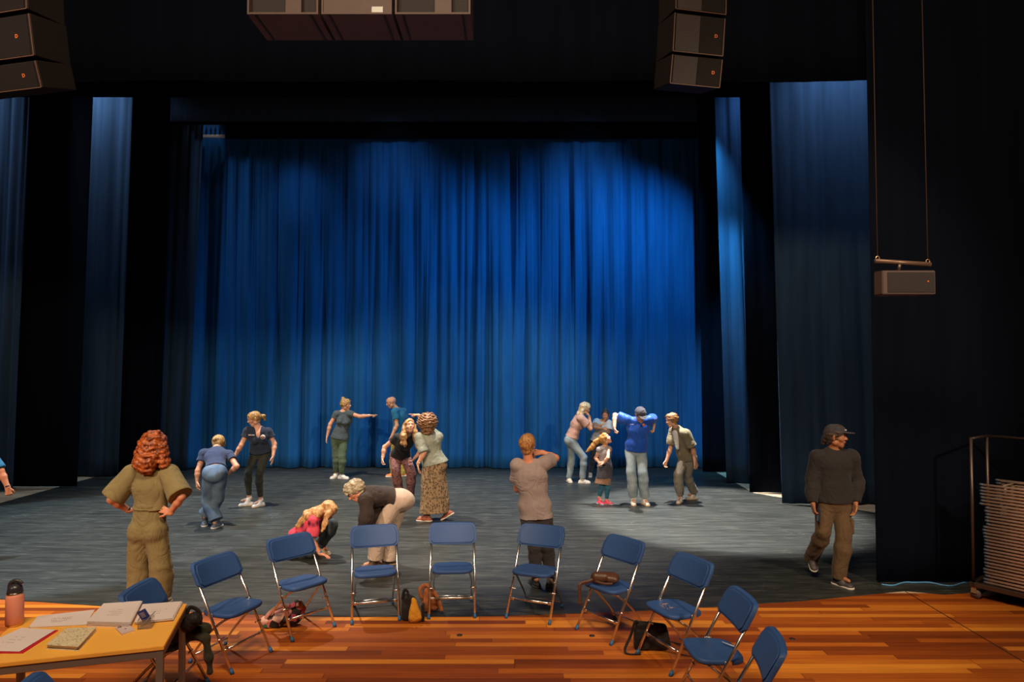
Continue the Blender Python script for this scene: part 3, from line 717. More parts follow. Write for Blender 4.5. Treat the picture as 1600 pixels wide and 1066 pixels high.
        allp = body_t+sh+prs+[Pr(nk+dep*.01*s, hc, nkr, nkr*1.15, sub=True, k=.008)]
        if T.get('vneck'): allp.append(Pr(nk+dep*.06*s, J['chest']+dep*.12*s+up*.05*s, .05*s, .02*s, sub=True, k=.008))
        ct = []
        if True:   # the hem cut must not shorten the sleeves
            def dsp(p, hb=hb, hd_=hd_):
                x = (p-hb)@nrm(hd_); arm = np.full(p.shape[:-1], 1.0)
                for a_ in prs: arm = np.minimum(arm, a_.d(p)-g)
                return me_amp*wob(p-base, T.get('nf', 16), 1, T.get('nst', (1, 1, 1)))+np.where((x > 0) & (arm > .004), .5+x, 0)
        o = add_obj(T.get('name', 'tshirt'), mesh_sdf('top', allp, h, .026, off=g, cuts=ct, disp=dsp, dmax=me_amp*1.3, origin=base), T['m'], root)
        spec['_top'] = o
    Bt = spec.get('bottom')
    if Bt:
        g = Bt.get('off', .008)*s; ln = Bt.get('len', 1.99)
        tp = pel+up*Bt.get('rise', .09)*s
        prs = [Pr(tp, pel-up*.02*s, ww+.018*s, hw, n=dep, q=q+.05, cut=2)]+glu
        if Bt.get('skirt'):
            sk = Bt['skirt']; lp = P(sk[0][0], sk[0][1], Y0+sk[0][2]); lp = V3(*lp)
            prs.append(Pr(pel, lp, hw*.98, sk[1]*s, n=dep, q=sk[2], cut=1))
        else:
            for q2 in 'AB': prs += legpr(q2, ln, Bt.get('gh', .008)*s, Bt.get('gk', .018)*s, Bt.get('ga', .02)*s, cut=1)
        amp = 1.5*Bt.get('amp', .004)
        def dsb(p): return amp*wob(p-base, Bt.get('nf', 15), 2, Bt.get('nst', (1, 1, .7)))
        o = add_obj(Bt.get('name', 'trousers'), mesh_sdf('bottom', prs, h, .022, off=g, disp=dsb, dmax=amp*1.3, origin=base), Bt['m'], root)
        spec['_bot'] = o
    Sh = spec.get('shoes')
    if Sh:
        for q2 in 'AB':
            t = toes[q2]; A_ = J['ank'+q2]; f_up = nrm(V3(0, 0, 1)-t*t[2]); L_ = Sh.get('L', 1)*s
            hl = A_-f_up*.048*s-t*.045*s; bl = A_-f_up*.055*s+t*.125*L_
            if abs(t[2]) < .12:
                hl[2] = .028*s; bl[2] = .024*s
            lat = np.cross(t, f_up)
            pr = [Pr(hl, hl+t*.09*s, .040*s, .043*s), Pr(hl+t*.08*s, bl, .043*s, .040*s, n=f_up, q=.8), Pr(A_-f_up*.02*s-t*.008*s, hl+t*.085*s+f_up*.018*s, .043*s, .041*s)]
            bot = hl-f_up*.028*s
            o = add_obj('shoe', mesh_sdf('shoe', pr, .0055, .02, cuts=[(bot+f_up*.004, -f_up), (A_+f_up*.015*s, f_up)], origin=base), Sh['m'], root)
            sp_ = [Pr(hl-f_up*.012*s, bl-f_up*.010*s, .046*s, .046*s, n=f_up, q=.9)]
            add_obj('sole', mesh_sdf('sole', sp_, .0055, .01, cuts=[(bot, -f_up), (bot+f_up*.022*s, f_up)], origin=base), Sh.get('sole', SOLE), o)
    for nm, ex in spec.get('extra', []):
        ex(root, J, base, locals())
    return root
# ------------------------------------------------------------------ the people
TN = dict
def bracelet(q, m, t=.93, r=.030):
    def f(root, J, base, L):
        p = J['el'+q]+(J['wr'+q]-J['el'+q])*t-base; d = nrm(J['wr'+q]-J['el'+q])
        bm = bmesh.new(); tube(bm, [p-d*.009, p+d*.009], r*L['s'], 14); add_obj('bracelet', bm, m, root)
    return ('b', f)
CLK = mat('cord_black', (.015, .015, .02), .6); CLB = mat('cord_blue', (.05, .2, .55), .5); CLW = mat('strap_silver', (.7, .7, .68), .3)
G_olive = cloth('olive_linen', (.215, .165, .070), .12)
def belt(root, J, base, L):
    pel, up, dep, s = J['pelvis'], L['up'], L['dep'], L['s']; c = L['waist']
    me = mesh_sdf('belt', [Pr(c-up*.018, c+up*.018, L['ww']+.030, n=dep, q=.80, cut=3)], .006, .01, origin=base)
    add_obj('belt', me, G_olive, root)
HG = hairm('hair_ginger', (.07, .012, .005), (.56, .13, .025), (1, 1, .7), 38)
person(TN(label='person with long curly red hair in an olive jumpsuit, hands on hips', Y=6.98, s=1.0, face=(.12, 1, 0), look=(.55, .85, -.02), skin=S_RED, facevis=True, hairm=HG,
  J=dict(head=(240, 700, .03), neck=(235, 737, 0), chest=(235, 762, 0), waist=(236, 789, 0), pelvis=(233, 822, 0), shA=(206, 742, 0), elA=(174, 781, -.10), wrA=(202, 798, .05), shB=(264, 741, 0), elB=(283, 777, -.13), wrB=(266, 801, -.10),
         kneeA=(216, 885, .02), ankA=(214, 932, 0), kneeB=(251, 885, .0), ankB=(250, 932, .02)),
  hdA=(.5, .5, .1), hdB=(-.9, .25, .25), pnA=(.4, .5, -.3), pnB=(.2, .6, -.4), curlA=.3, curlB=.35, thA=-1, thB=1, toeA=(-.1, 1, 0), toeB=(.15, 1, 0),
  hair='long', hth=.035, facecut=.062, hseg=[((240, 690, -.02), (228, 722, -.07), .115, .12), ((250, 700, -.04), (256, 724, -.05), .075, .06), ((225, 705, -.03), (215, 722, -.05), .08, .05), ((238, 715, -.09), (232, 733, -.11), .08, .05)], hnoise=(.014, 68, (1, 1, .7)),
  top=TN(name='jumpsuit_top', m=G_olive, off=.022, hem=-.175, sleeve=.88, slw=.026, slf=2.2, amp=.006, nf=12, nst=(1.4, 1, .5), drape=.0, neckr=.058),
  bottom=TN(name='jumpsuit_trousers', m=G_olive, off=.014, gh=.006, gk=.034, ga=.054, rise=.19, amp=.007, nf=11, nst=(1.3, 1, .35)),
  shoes=TN(m=mat('shoe_tan', (.3, .2, .12)), sole=SOLE_TAN), extra=[('belt', belt), bracelet('A', CLK, .9)], base=(233, 945)))
D_mid = denim('denim_mid', (.05, .085, .135), (.155, .215, .29))
C_navy = cloth('navy_cotton', (.030, .042, .085), .15)
HB = hairm('hair_honey', (.13, .06, .018), (.56, .33, .11))
def pockets(root, J, base, L):
    up, dep, side, s = L['up'], L['dep'], L['side'], L['s']
person(TN(label='person in blue jeans and navy t-shirt, bent forward with back to the camera', Y=10.25, s=.98, face=(.1, 1, -.2), look=(.1, .5, -.8), hup=(0, .8, .5), skin=S_MID, facevis=False, hairm=HB,
  J=dict(head=(341, 694, .62), neck=(338, 703, .45), chest=(337, 714, .30), pelvis=(336, 738, 0), shA=(319, 709, .40), elA=(309, 736, .28), wrA=(308, 752, .25), shB=(358, 711, .40), elB=(370, 729, .24), wrB=(357, 740, .30),
         kneeA=(325, 783, .06), ankA=(337, 812, .0), kneeB=(340, 780, .10), ankB=(320, 803, .12)),
  hipside=(1, 0, 0), toeA=(.15, 1, 0), toeB=(-.35, 1, 0), curlA=.5, curlB=.8, pnA=(.6, .5, 0), hair='short', hth=.02, facecut=.05, hloc=[((0, -.09, .0), (0, -.13, -.05), .035, .03)],
  top=TN(m=C_navy, off=.014, hem=-.075, sleeve=.42, slf=2.6, amp=.006, nf=14, neckr=.05),
  bottom=TN(name='jeans', m=D_mid, off=.009, gk=.030, ga=.055, len=2.0, rise=.06, amp=.006, nf=13),
  shoes=TN(m=mat('shoe_slate', (.10, .13, .17)), sole=SOLE)))
C_polo = cloth('dark_navy_cotton', (.022, .030, .055), .15); C_leg = cloth('leggings_black', (.030, .032, .026), .1)
WCAN = mat('shoe_white', (.68, .62, .54), .55, var=.08); ST = mat('stripe_navy', (.04, .05, .09))
def badge(u, v, dy, r, cols, name='badge', Y0=0):
    def f(root, J, base, L):
        c = V3(*P(u, v, L['Y0']+dy))-base
        o = None
        for i, (rr, m) in enumerate(zip(r, cols)):
            bm = bmesh.new(); tube(bm, [c+V3(0, -.003*i, 0), c+V3(0, -.014-.003*i, 0)], rr, 20)
            o = add_obj(name if i == 0 else 'badge_centre', bm, m, root if i == 0 else o)
    return ('badge', f)
B_W = mat('badge_white', (.72, .62, .55)); B_O = mat('badge_orange', (.75, .2, .05)); B_K = mat('badge_dark', (.05, .04, .06))
def text_mark(txt, u, v, dy, size, m, name='lettering', rot=(math.pi/2, 0, 0)):
    def f(root, J, base, L):
        c = V3(*P(u, v, L['Y0']+dy))-base
        cu = bpy.data.curves.new(name, 'FONT'); cu.body = txt; cu.size = size; cu.extrude = .003; cu.align_x = 'CENTER'; cu.align_y = 'CENTER'
        tmp = bpy.data.objects.new('t', cu); COL.objects.link(tmp); dg = bpy.context.evaluated_depsgraph_get(); me = bpy.data.meshes.new_from_object(tmp.evaluated_get(dg)); bpy.data.objects.remove(tmp)
        o = add_obj(name, me, m, root, smooth=False); o.location = c; o.rotation_euler = rot
    return ('t', f)
person(TN(label='person in black leggings and dark t-shirt with a round chest badge, leaning sideways', Y=11.78, s=1.0, face=(-.35, -1, 0), look=(-.8, -.55, -.28), skin=S_PALE, hairm=HB,
  J=dict(head=(397, 655, -.16), neck=(403, 669, -.12), chest=(404, 682, -.10), pelvis=(407, 706, .03), shA=(387, 674, -.14), elA=(377, 696, -.20), wrA=(367, 713, -.22), shB=(419, 675, -.02), elB=(429, 694, .02), wrB=(427, 712, -.05),
         kneeA=(388, 738, -.14), ankA=(389, 776, .02), kneeB=(405, 741, -.12), ankB=(407, 779, -.02)),
  toeA=(-.85, -.45, 0), toeB=(-.5, -.85, 0), curlA=.4, curlB=.15, hdB=(-.05, -.2, -1), pnB=(-1, 0, 0), thB=-1, hair='up', hth=.010, hloc=[((0, -.10, .02), (.01, -.15, -.01), .028, .035), ((.01, -.15, -.01), (.02, -.16, -.07), .034, .018)],
  top=TN(m=C_polo, off=.011, hem=-.02, sleeve=.40, slf=2.2, amp=.004, nf=16, vneck=True),
  bottom=TN(name='leggings', m=C_leg, off=.003, gh=.0, gk=.003, ga=.004, len=1.9, amp=.0015),
  shoes=TN(m=WCAN, sole=SOLE_TAN), extra=[badge(411, 683, -.215, (.038, .027, .014), (B_W, B_K, B_O)), text_mark('Athletic', 393, 680, -.285, .035, B_W)]))
C_char = cloth('charcoal_tee', (.055, .070, .075), .15); C_green = cloth('green_cotton', (.075, .105, .060), .2)
person(TN(label='person in charcoal t-shirt and green trousers pointing with an outstretched arm', Y=14.5, s=1.02, face=(.75, -.6, 0), look=(1, -.25, 0), skin=S_MID, hairm=HB,
  J=dict(head=(540.5, 633, 0), neck=(536, 643, 0), chest=(537, 657, 0), pelvis=(531, 683, 0), shA=(526, 647, -.04), elA=(516, 663, -.08), wrA=(511.5, 681, -.1), shB=(547, 646.5, -.02), elB=(562, 651, -.10), wrB=(578, 649.5, -.16),
         kneeA=(525.5, 712, .03), ankA=(525, 739, .06), kneeB=(535, 713, -.05), ankB=(534, 741, -.03)),
  toeA=(-.4, -.8, 0), toeB=(.9, -.3, 0), ptB=True, pnB=(0, 0, -1), thB=1, curlA=.3, hair='up', hth=.014, hloc=[((0, -.05, .10), (0, -.06, .12), .045, .040), ((0, -.09, .03), (0, -.09, -.03), .03, .03)], hnoise=(.008, 60, (1, 1, 1)),
  top=TN(m=C_char, off=.010, hem=.035, sleeve=.38, slf=2.0, amp=.004),
  bottom=TN(m=C_green, off=.007, gk=.016, ga=.014, len=1.93, amp=.005), shoes=TN(m=WCAN), extra=[bracelet('B', CLW, .92)]))
C_teal = cloth('petrol_blue_cotton', (.015, .13, .24), .15); HGREY = hairm('beard_grey', (.45, .42, .38), (.8, .76, .7))
person(TN(label='bald bearded person in petrol blue polo shirt standing half hidden behind the others', Y=14.75, s=1.03, fem=False, face=(-.9, -.2, 0), look=(-.95, -.25, -.28), skin=S_MID, hairm=HGREY, hair='bald',
  J=dict(head=(611.5, 629, -.05), neck=(621, 639.5, 0), chest=(624, 654, .02), pelvis=(623, 685, 0), shA=(617, 643, -.19), elA=(620, 665, -.22), wrA=(613, 680, -.25), shB=(630, 643, .16), elB=(634, 664, .16), wrB=(630, 682, .05),
         kneeA=(616, 712, -.06), ankA=(615, 739, -.02), kneeB=(628, 713, .03), ankB=(629, 740, .05)), toeA=(-1, -.2, 0), toeB=(-.9, -.3, 0),
  hloc=[((0, .055, -.078), (0, .050, -.100), .034, .028), ((-.035, .03, -.06), (-.055, .0, -.02), .020, .010), ((.035, .03, -.06), (.055, .0, -.02), .020, .010)], hnoise=(.002, 60, (1, 1, 1)), facecut=.04,
  top=TN(name='polo_shirt', m=C_teal, off=.014, hem=.06, sleeve=.52, slf=2.2, amp=.005), bottom=TN(m=cloth('ochre_trousers', (.42, .30, .06), .2), gk=.02, ga=.02), shoes=TN(m=mat('shoe_orange', (.6, .18, .03)), sole=SOLE)))
C_black = cloth('black_cotton', (.020, .018, .020), .15); LEO = spots('leopard_print', (.27, .125, .115), (.035, .018, .022), 42, .10, .24)
HBR = hairm('hair_light_brown', (.16, .065, .025), (.62, .34, .13), (4, 4, 2), 9)
person(TN(label='person in leopard print trousers and black t-shirt crouching forward, looking up', Y=11.95, s=1.0, face=(.15, -1, -.2), look=(.32, -.85, .35), skin=S_PALE, hairm=HBR,
  J=dict(head=(640, 667, -.34), neck=(636, 679, -.26), chest=(631, 691, -.20), pelvis=(626, 712, .08), shA=(620, 684, -.24), elA=(601, 699, -.20), wrA=(598, 716, -.25), shB=(650, 684, -.20), elB=(660, 702, -.10), wrB=(648, 716, -.2),
         kneeA=(619, 741, -.10), ankA=(626, 777, .05), kneeB=(643, 741, -.14), ankB=(641, 776, .03)), toeA=(.1, -1, 0), toeB=(.1, -1, 0), curlA=.9, curlB=.9,
  hair='long', hth=.014, hseg=[((633, 664, -.34), (631, 682, -.42), .045, .055), ((631, 682, -.42), (633, 697, -.45), .055, .03), ((646, 666, -.32), (650, 684, -.36), .045, .055), ((650, 684, -.36), (652, 700, -.38), .055, .025), ((628, 680, -.40), (628, 694, -.42), .035, .03)], hnoise=(.010, 38, (1, 1, .8)),
  top=TN(m=C_black, off=.010, hem=-.03, sleeve=.40, slf=2.0, amp=.004), bottom=TN(m=LEO, off=.010, gk=.014, ga=.02, amp=.005, rise=.08, len=1.95), shoes=TN(m=WCAN), extra=[bracelet('A', CLW, .9)]))
C_sage = cloth('sage_satin', (.27, .285, .225), .15, .5); SKM = spots('leaf_print', (.33, .22, .125), (.085, .050, .032), 38, .10, .30, (1, 1, .7))
HC = hairm('hair_dark_curl', (.06, .025, .012), (.40, .19, .08), (1, 1, 1), 45)
person(TN(label='person with curly brown hair in sage blouse and long patterned skirt', Y=10.72, s=1.0, face=(-.55, .8, 0), look=(-.5, .85, .0), skin=S_MID, facevis=False, hairm=HC,
  J=dict(head=(667, 664, -.03), neck=(669, 678, -.02), chest=(672, 692, 0), pelvis=(679, 722, 0), shA=(656, 684, -.05), elA=(663, 707, -.16), wrA=(653, 725, -.22), shB=(684, 683, .05), elB=(664, 668, .30), wrB=(654, 649, .34),
         kneeA=(672, 766, -.05), ankA=(667, 803, -.05), kneeB=(686, 765, .1), ankB=(699, 800, .02)), hipside=(1, .1, 0), toeA=(-1, .15, 0), toeB=(-.75, .2, -.45), ptB=True, hdB=(-1, .1, .15), pnB=(0, 0, -1), curlA=.3, hdA=(.1, 0, -1), pnA=(1, 0, 0),
  hair='curlyall', hth=.05, hloc=[((0, -.03, -.01), (0, -.03, -.05), .11, .10), ((0, .01, .04), (0, -.03, .05), .135, .14)], hnoise=(.020, 75, (1, 1, 1)),
  top=TN(name='blouse', m=C_sage, off=.018, hem=.03, sleeve=.95, slw=.020, slf=1.4, amp=.008, nf=13, neckr=.055),
  bottom=TN(name='skirt', m=SKM, off=.01, skirt=((679, 800, .0), .225, .72), amp=.013, nf=13, nst=(1.6, 1.4, .25), rise=.05), shoes=TN(m=mat('shoe_rust', (.30, .08, .035)), sole=SOLE), extra=[bracelet('A', CLW, .9)]))
C_bt = cloth('brown_black_knit', (.045, .030, .026), .15); C_beige = cloth('beige_cotton', (.55, .41, .32), .08)
HS = hairm('hair_grey_blond', (.22, .16, .09), (.62, .52, .36), (1, 1, 1), 30)
person(TN(label='person in beige trousers and black long-sleeved top, doubled over', Y=8.3, s=1.03, fem=True, face=(-.55, -.3, -.9), look=(-.75, -.35, -.75), hup=(-.7, 0, .6), skin=S_RED, hairm=HS, bust=False,
  J=dict(head=(556, 768, -.16), neck=(569, 772, -.10), chest=(585, 775, -.06), waist=(604, 775, .0), pelvis=(621, 781, .04), shA=(571, 782, -.24), elA=(573, 803, -.30), wrA=(566, 824, -.30), shB=(573, 778, .08), elB=(590, 800, .0), wrB=(580, 822, -.05),
         hipA=(616, 788, -.05), hipB=(624, 788, .12), kneeA=(592, 832, -.05), ankA=(586, 873, -.02), kneeB=(611, 832, .10), ankB=(608, 874, .12)), toeA=(-1, -.25, 0), toeB=(-.95, -.3, 0), curlA=.4, curlB=.4, width=1.08,
  hdA=(-.3, 0, -1), hair='short', hth=.022, facecut=.06, hnoise=(.010, 55, (1, 1, 1)),
  top=TN(name='jumper', m=C_bt, off=.016, hem=-.07, sleeve=1.86, slw=.018, slf=1.2, slc=.8, amp=.006, nf=13, drape=.0),
  bottom=TN(m=C_beige, off=.009, gk=.022, ga=.046, rise=.10, len=1.98, amp=.005, nf=10), shoes=TN(m=mat('shoe_brown', (.10, .045, .02)), sole=SOLE_TAN), extra=[]))
PINK = spots('pink_tie_dye', (.72, .075, .12), (.12, .015, .05), 9, .08, .22)
HP = hairm('hair_strawberry', (.38, .14, .05), (.82, .48, .20), (5, 5, 3), 9)
D_dk = denim('denim_dark', (.030, .040, .050), (.085, .100, .110))
person(TN(label='child in pink t-shirt kneeling with one hand reaching to the floor', Y=8.72, s=.86, face=(.8, -.45, -.5), look=(.65, -.35, -.65), hup=(.5, 0, .75), skin=S_RED, hairm=HP, bust=False,
  J=dict(head=(512, 799, .02), neck=(500, 807, .05), chest=(487, 816, .06), pelvis=(466, 837, .10), shA=(490, 815, -.10), elA=(487, 845, -.16), wrA=(501, 866, -.20), shB=(496, 814, .20), elB=(505, 834, .25), wrB=(507, 856, .2),
         hipA=(462, 842, .02), hipB=(468, 840, .18), kneeA=(484, 864, -.02), ankA=(444, 867, .05), kneeB=(519, 820, .12), ankB=(501, 851, .16)), toeA=(-1, 0, -.1), toeB=(.95, -.3, 0), curlA=.25, hdA=(.9, -.3, -.15), pnA=(0, -.2, -1), curlB=.5,
  hair='long', hth=.018, facecut=.06, hseg=[((505, 796, .03), (482, 806, .0), .07, .075), ((482, 806, .0), (466, 822, .0), .075, .035), ((514, 802, -.06), (507, 826, -.12), .045, .018), ((500, 800, -.05), (492, 812, -.10), .055, .03), ((509, 808, -.08), (503, 830, -.13), .03, .012)], hnoise=(.010, 42, (1, 1, .6)),
  top=TN(m=PINK, off=.014, hem=.02, sleeve=.75, slw=.018, slf=2.0, amp=.006), bottom=TN(name='jeans', m=D_dk, off=.008, gk=.022, ga=.03, amp=.006), shoes=TN(m=mat('shoe_khaki', (.36, .27, .17)), sole=SOLE_TAN), extra=[bracelet('A', CLB, .92)]))
C_grey = cloth('grey_marl', (.30, .235, .22), .08); C_dk = cloth('dark_trousers', (.040, .033, .036), .12)
HCOP = hairm('hair_copper', (.22, .085, .025), (.60, .30, .10), (6, 6, 3), 9)
person(TN(label='person with short copper hair in grey t-shirt, seen from behind, hand at the mouth', Y=7.6, s=1.0, fem=False, face=(.12, 1, 0), look=(.25, 1, 0), skin=S_RED, facevis=False, hairm=HCOP, width=.98,
  J=dict(head=(824, 696, 0), neck=(826, 722, 0), chest=(830, 748, 0), pelvis=(838, 806, 0), shA=(808, 727, .02), elA=(808, 764, .16), wrA=(820, 735, .36), shB=(851, 724, .02), elB=(868, 716, .20), wrB=(846, 707, .20),
         kneeA=(835, 856, -.02), ankA=(837, 898, .02), kneeB=(855, 854, -.02), ankB=(860, 898, .06)), toeA=(-.35, 1, 0), toeB=(.3, 1, 0), curlB=.9, hdB=(-1, -.1, -.15), pnB=(0, .6, -.6), thB=-1, hair='short', hth=.011, facecut=.08,
  top=TN(m=C_grey, off=.014, hem=.02, sleeve=.55, slw=.014, slf=1.8, amp=.007, nf=10, nst=(1, 1, 1.3), hemdir=(.05, 0, -1), hemw=-.005, neckr=.056),
  bottom=TN(m=C_dk, off=.006, gk=.010, ga=.018, amp=.004), shoes=TN(m=mat('shoe_black', (.02, .018, .018)), sole=SOLE_DK)))
C_rose = cloth('rose_cotton', (.46, .27, .22), .1); D_lt = denim('denim_light', (.19, .25, .29), (.36, .42, .44)); HBL = hairm('hair_blond_light', (.30, .20, .10), (.80, .66, .45))
person(TN(label='person in rose t-shirt and light jeans with hands at the face', Y=14.0, s=1.0, face=(.85, .4, 0), look=(.9, .3, -.2), skin=S_PALE, hairm=HBL,
  J=dict(head=(914, 639, 0), neck=(905, 650, 0), chest=(901, 662, 0), pelvis=(893, 685, 0), shA=(908, 654, -.17), elA=(923, 670, -.2), wrA=(921, 653, -.16), shB=(904, 653, .17), elB=(920, 666, .2), wrB=(921, 651, .14),
         kneeA=(912, 716, -.10), ankA=(910, 747, -.06), kneeB=(893, 716, .10), ankB=(889, 747, .10)), hipside=(.1, 1, 0), toeA=(1, -.15, 0), toeB=(.2, -.9, 0), hdA=(-.4, .15, 1), hdB=(-.4, -.1, 1), curlA=.5, curlB=.5, pnA=(-1, 0, 0), pnB=(-1, 0, 0),
  hair='long', hth=.018, hseg=[((911, 640, 0), (905, 649, -.03), .08, .07), ((910, 642, -.06), (908, 652, -.08), .055, .035)], hnoise=(.009, 45, (1, 1, .7)),
  top=TN(m=C_rose, off=.018, hem=-.02, sleeve=.6, slw=.012, slf=2, amp=.006, drape=0), bottom=TN(name='jeans', m=D_lt, off=.006, gk=.010, ga=.018, amp=.006, rise=.10), shoes=TN(m=WCAN)))
C_white = cloth('white_cotton', (.62, .62, .62), .05); HDK = hairm('hair_black', (.02, .014, .010), (.10, .07, .05)); C_nv2 = cloth('navy_trousers', (.02, .03, .05))
person(TN(label='child with dark hair tied up in white t-shirt, behind the person in rose t-shirt', Y=14.75, s=.86, face=(-.1, -1, 0), look=(-.25, -1, -.05), skin=S_MID, hairm=HDK, bust=False,
  J=dict(head=(946, 649.5, -.05), neck=(943, 659, -.03), chest=(940, 668, 0), pelvis=(934, 689, .03), shA=(932.5, 659.5, -.03), elA=(929.5, 668, -.20), wrA=(942, 670, -.28), shB=(951, 662, .02), elB=(951, 676, -.05), wrB=(942, 676, -.2),
         kneeA=(926, 715, -.03), ankA=(922.5, 738, 0), kneeB=(940, 716, -.03), ankB=(938, 741, .03)), toeA=(-.2, -1, 0), toeB=(.2, -1, 0), curlA=.8, hair='up', hth=.010, hloc=[((0, -.02, .10), (0, -.03, .125), .032, .035)],
  top=TN(m=C_white, off=.02, hem=.02, sleeve=.6, slw=.02, slf=2, amp=.006), bottom=TN(m=C_nv2, gk=.012, ga=.01), shoes=TN(m=mat('shoe_patterned', (.4, .38, .36), var=.5, vscale=60)),
  extra=[badge(938, 665, -.14, (.03,), (B_O,), 'shirt_print')]))
C_silver = cloth('silver_grey', (.30, .27, .28), .2, .5); C_teal2 = cloth('teal_leggings', (.02, .10, .16)); HGB = hairm('hair_golden_brown', (.20, .08, .02), (.56, .28, .07))
PK = mat('shoe_pink', (.75, .06, .12), .5); C_skd = cloth('dark_ruffle', (.055, .050, .065), .2)
def ruffle(root, J, base, L):
    pel, up, dep = J['pelvis'], L['up'], L['dep']
    lp = V3(*P(942, 756, L['Y0']))
    me = mesh_sdf('under', [Pr(pel-up*.03, lp, .10, .145, n=dep, q=.85, cut=1)], .006, .01, off=.0, disp=lambda p: .007*wob(p-base, 24, 1, (1.6, 1.4, .2)), dmax=.01, origin=base)
    add_obj('underskirt', me, cloth('brown_tulle', (.22, .12, .075)), root)
person(TN(label='small child with long ponytail, dark ruffled skirt and pink shoes', Y=11.95, s=.70, hs=1.05, face=(.65, -.6, 0), look=(.72, -.3, .62), hup=(-.5, .1, .8), skin=S_PALE, hairm=HGB, bust=False,
  J=dict(head=(946, 687, 0), neck=(944, 698, 0), chest=(945, 709, 0), pelvis=(945, 728, 0), shA=(936.5, 703, -.03), elA=(930.5, 716, .05), wrA=(937, 724, -.08), shB=(952, 702, -.02), elB=(949.5, 716, -.18), wrB=(943, 724, -.15),
         kneeA=(941, 753, -.02), ankA=(936.5, 777, .0), kneeB=(949, 755, -.05), ankB=(948, 781, -.03)), toeA=(.55, -.8, 0), toeB=(.9, -.4, 0), hdA=(.7, -.2, .2), hdB=(-.6, -.2, -.4), curlA=.4, curlB=.3,
  hair='up', hth=.012, hseg=[((939, 684, .04), (931, 691, .05), .030, .050), ((931, 691, .05), (924, 700, .04), .050, .042), ((924, 700, .04), (916, 706, .03), .040, .015)], hnoise=(.007, 50, (1, 1, .7)),
  top=TN(name='sleeveless_top', m=C_silver, off=.010, hem=.02, sleeve=.05, slw=.002, amp=.003, drape=0), bottom=TN(name='skirt', m=C_skd, off=.006, skirt=((944, 746, 0), .185, .85), amp=.009, nf=24, nst=(1.6, 1.4, .2), rise=.03),
  shoes=TN(m=PK, sole=mat('sole_pale_blue', (.35, .5, .62))), extra=[('ruffle', ruffle), ('leggings', lambda root, J, base, L: add_obj('leggings', mesh_sdf('lg', L['legpr']('A', 1.93, .004, .005, .006, 1)+L['legpr']('B', 1.93, .004, .005, .006, 1), .0055, .02, origin=base), C_teal2, root))]))
C_blue = cloth('royal_blue_jersey', (.012, .075, .42), .22, .5, 9); CAPG = cloth('cap_charcoal', (.05, .045, .055), .1); HDB = hairm('hair_brown', (.12, .06, .03), (.40, .24, .11))
def cap(mm, brim_dir=1, strip=None, back=False, txt=None):
    def f(root, J, base, L):
        HX, s, h = L['HX'], L['hsz'], L['h']; hf, hu, hr = L['hf'], L['hu'], L['hr']
        pr = [Pr(HX(0, -.022, .040), HX(0, .016, .044), .094*s, .088*s, n=hr, q=.92)]
        o = add_obj('cap', mesh_sdf('cap', pr, .0055, .01, cuts=[(HX(0, 0, .038), -nrm(hu+hf*.12))], origin=base), mm, root)
        pr = [Pr(HX(-.035, .070*brim_dir, .050), HX(-.02, .135*brim_dir, .046), .032*s, .030*s, n=hu, q=.16), Pr(HX(.035, .070*brim_dir, .050), HX(.02, .135*brim_dir, .046), .032*s, .030*s, n=hu, q=.16), Pr(HX(0, .08*brim_dir, .052), HX(0, .15*brim_dir, .047), .035*s, .034*s, n=hu, q=.16)]
        add_obj('brim', mesh_sdf('brim', pr, .004, .02, origin=base), mm, o)
        if strip:
            bm = bmesh.new(); a = HX(-.028, .095, .075)-base; b = HX(.028, .095, .075)-base; tube(bm, [a, (a+b)/2+hf*.006, b], .007, 6); add_obj('cap_lettering', bm, B_W, o)
    return ('cap', f)
person(TN(label='person in royal blue football shirt and dark cap, head bowed, elbows raised', Y=11.9, s=1.04, fem=False, face=(.05, -1, 0), look=(.12, -.85, -.48), hup=(0, -.6, .8), skin=S_PALE, hairm=HDB, facevis=True,
  J=dict(head=(1001, 649, -.22), neck=(999, 657, -.06), chest=(997, 670, -.02), pelvis=(994, 704, .04), shA=(979, 656, 0), elA=(961, 649, .12), wrA=(960, 668, -.02), shB=(1015, 657, 0), elB=(1021, 654, .25), wrB=(1021.5, 667, .05),
         kneeA=(986, 737, -.10), ankA=(989.5, 776, .02), kneeB=(1004, 738, -.08), ankB=(1007, 777, .0)), toeA=(-.1, -1, 0), toeB=(.25, -1, 0), curlA=1.2, curlB=1.2, hdA=(.1, -.2, -1), hdB=(-.1, -.2, -1), pnA=(1, 0, 0), pnB=(-1, 0, 0),
  hair='short', hth=.008, width=1.0, top=TN(name='football_shirt', m=C_blue, off=.016, hem=.0, sleeve=.62, slw=.02, slf=1.6, amp=.008, nf=11, drape=0, neckr=.055),
  bottom=TN(name='jeans', m=D_lt, off=.008, gh=.005, gk=.017, ga=.030, amp=.008, nf=13, rise=.08, len=1.98), shoes=TN(m=WCAN, sole=SOLE_TAN),
  extra=[cap(CAPG), badge(1005.5, 664, -.20, (.024,), (B_O,), 'crest'), text_mark('~', 987, 663, -.20, .10, B_W, 'chest_mark')]))
C_over = cloth('olive_overshirt', (.22, .185, .115), .12); C_tr = cloth('taupe_trousers', (.24, .215, .175), .1); HMB = hairm('hair_auburn', (.12, .05, .018), (.36, .18, .065))
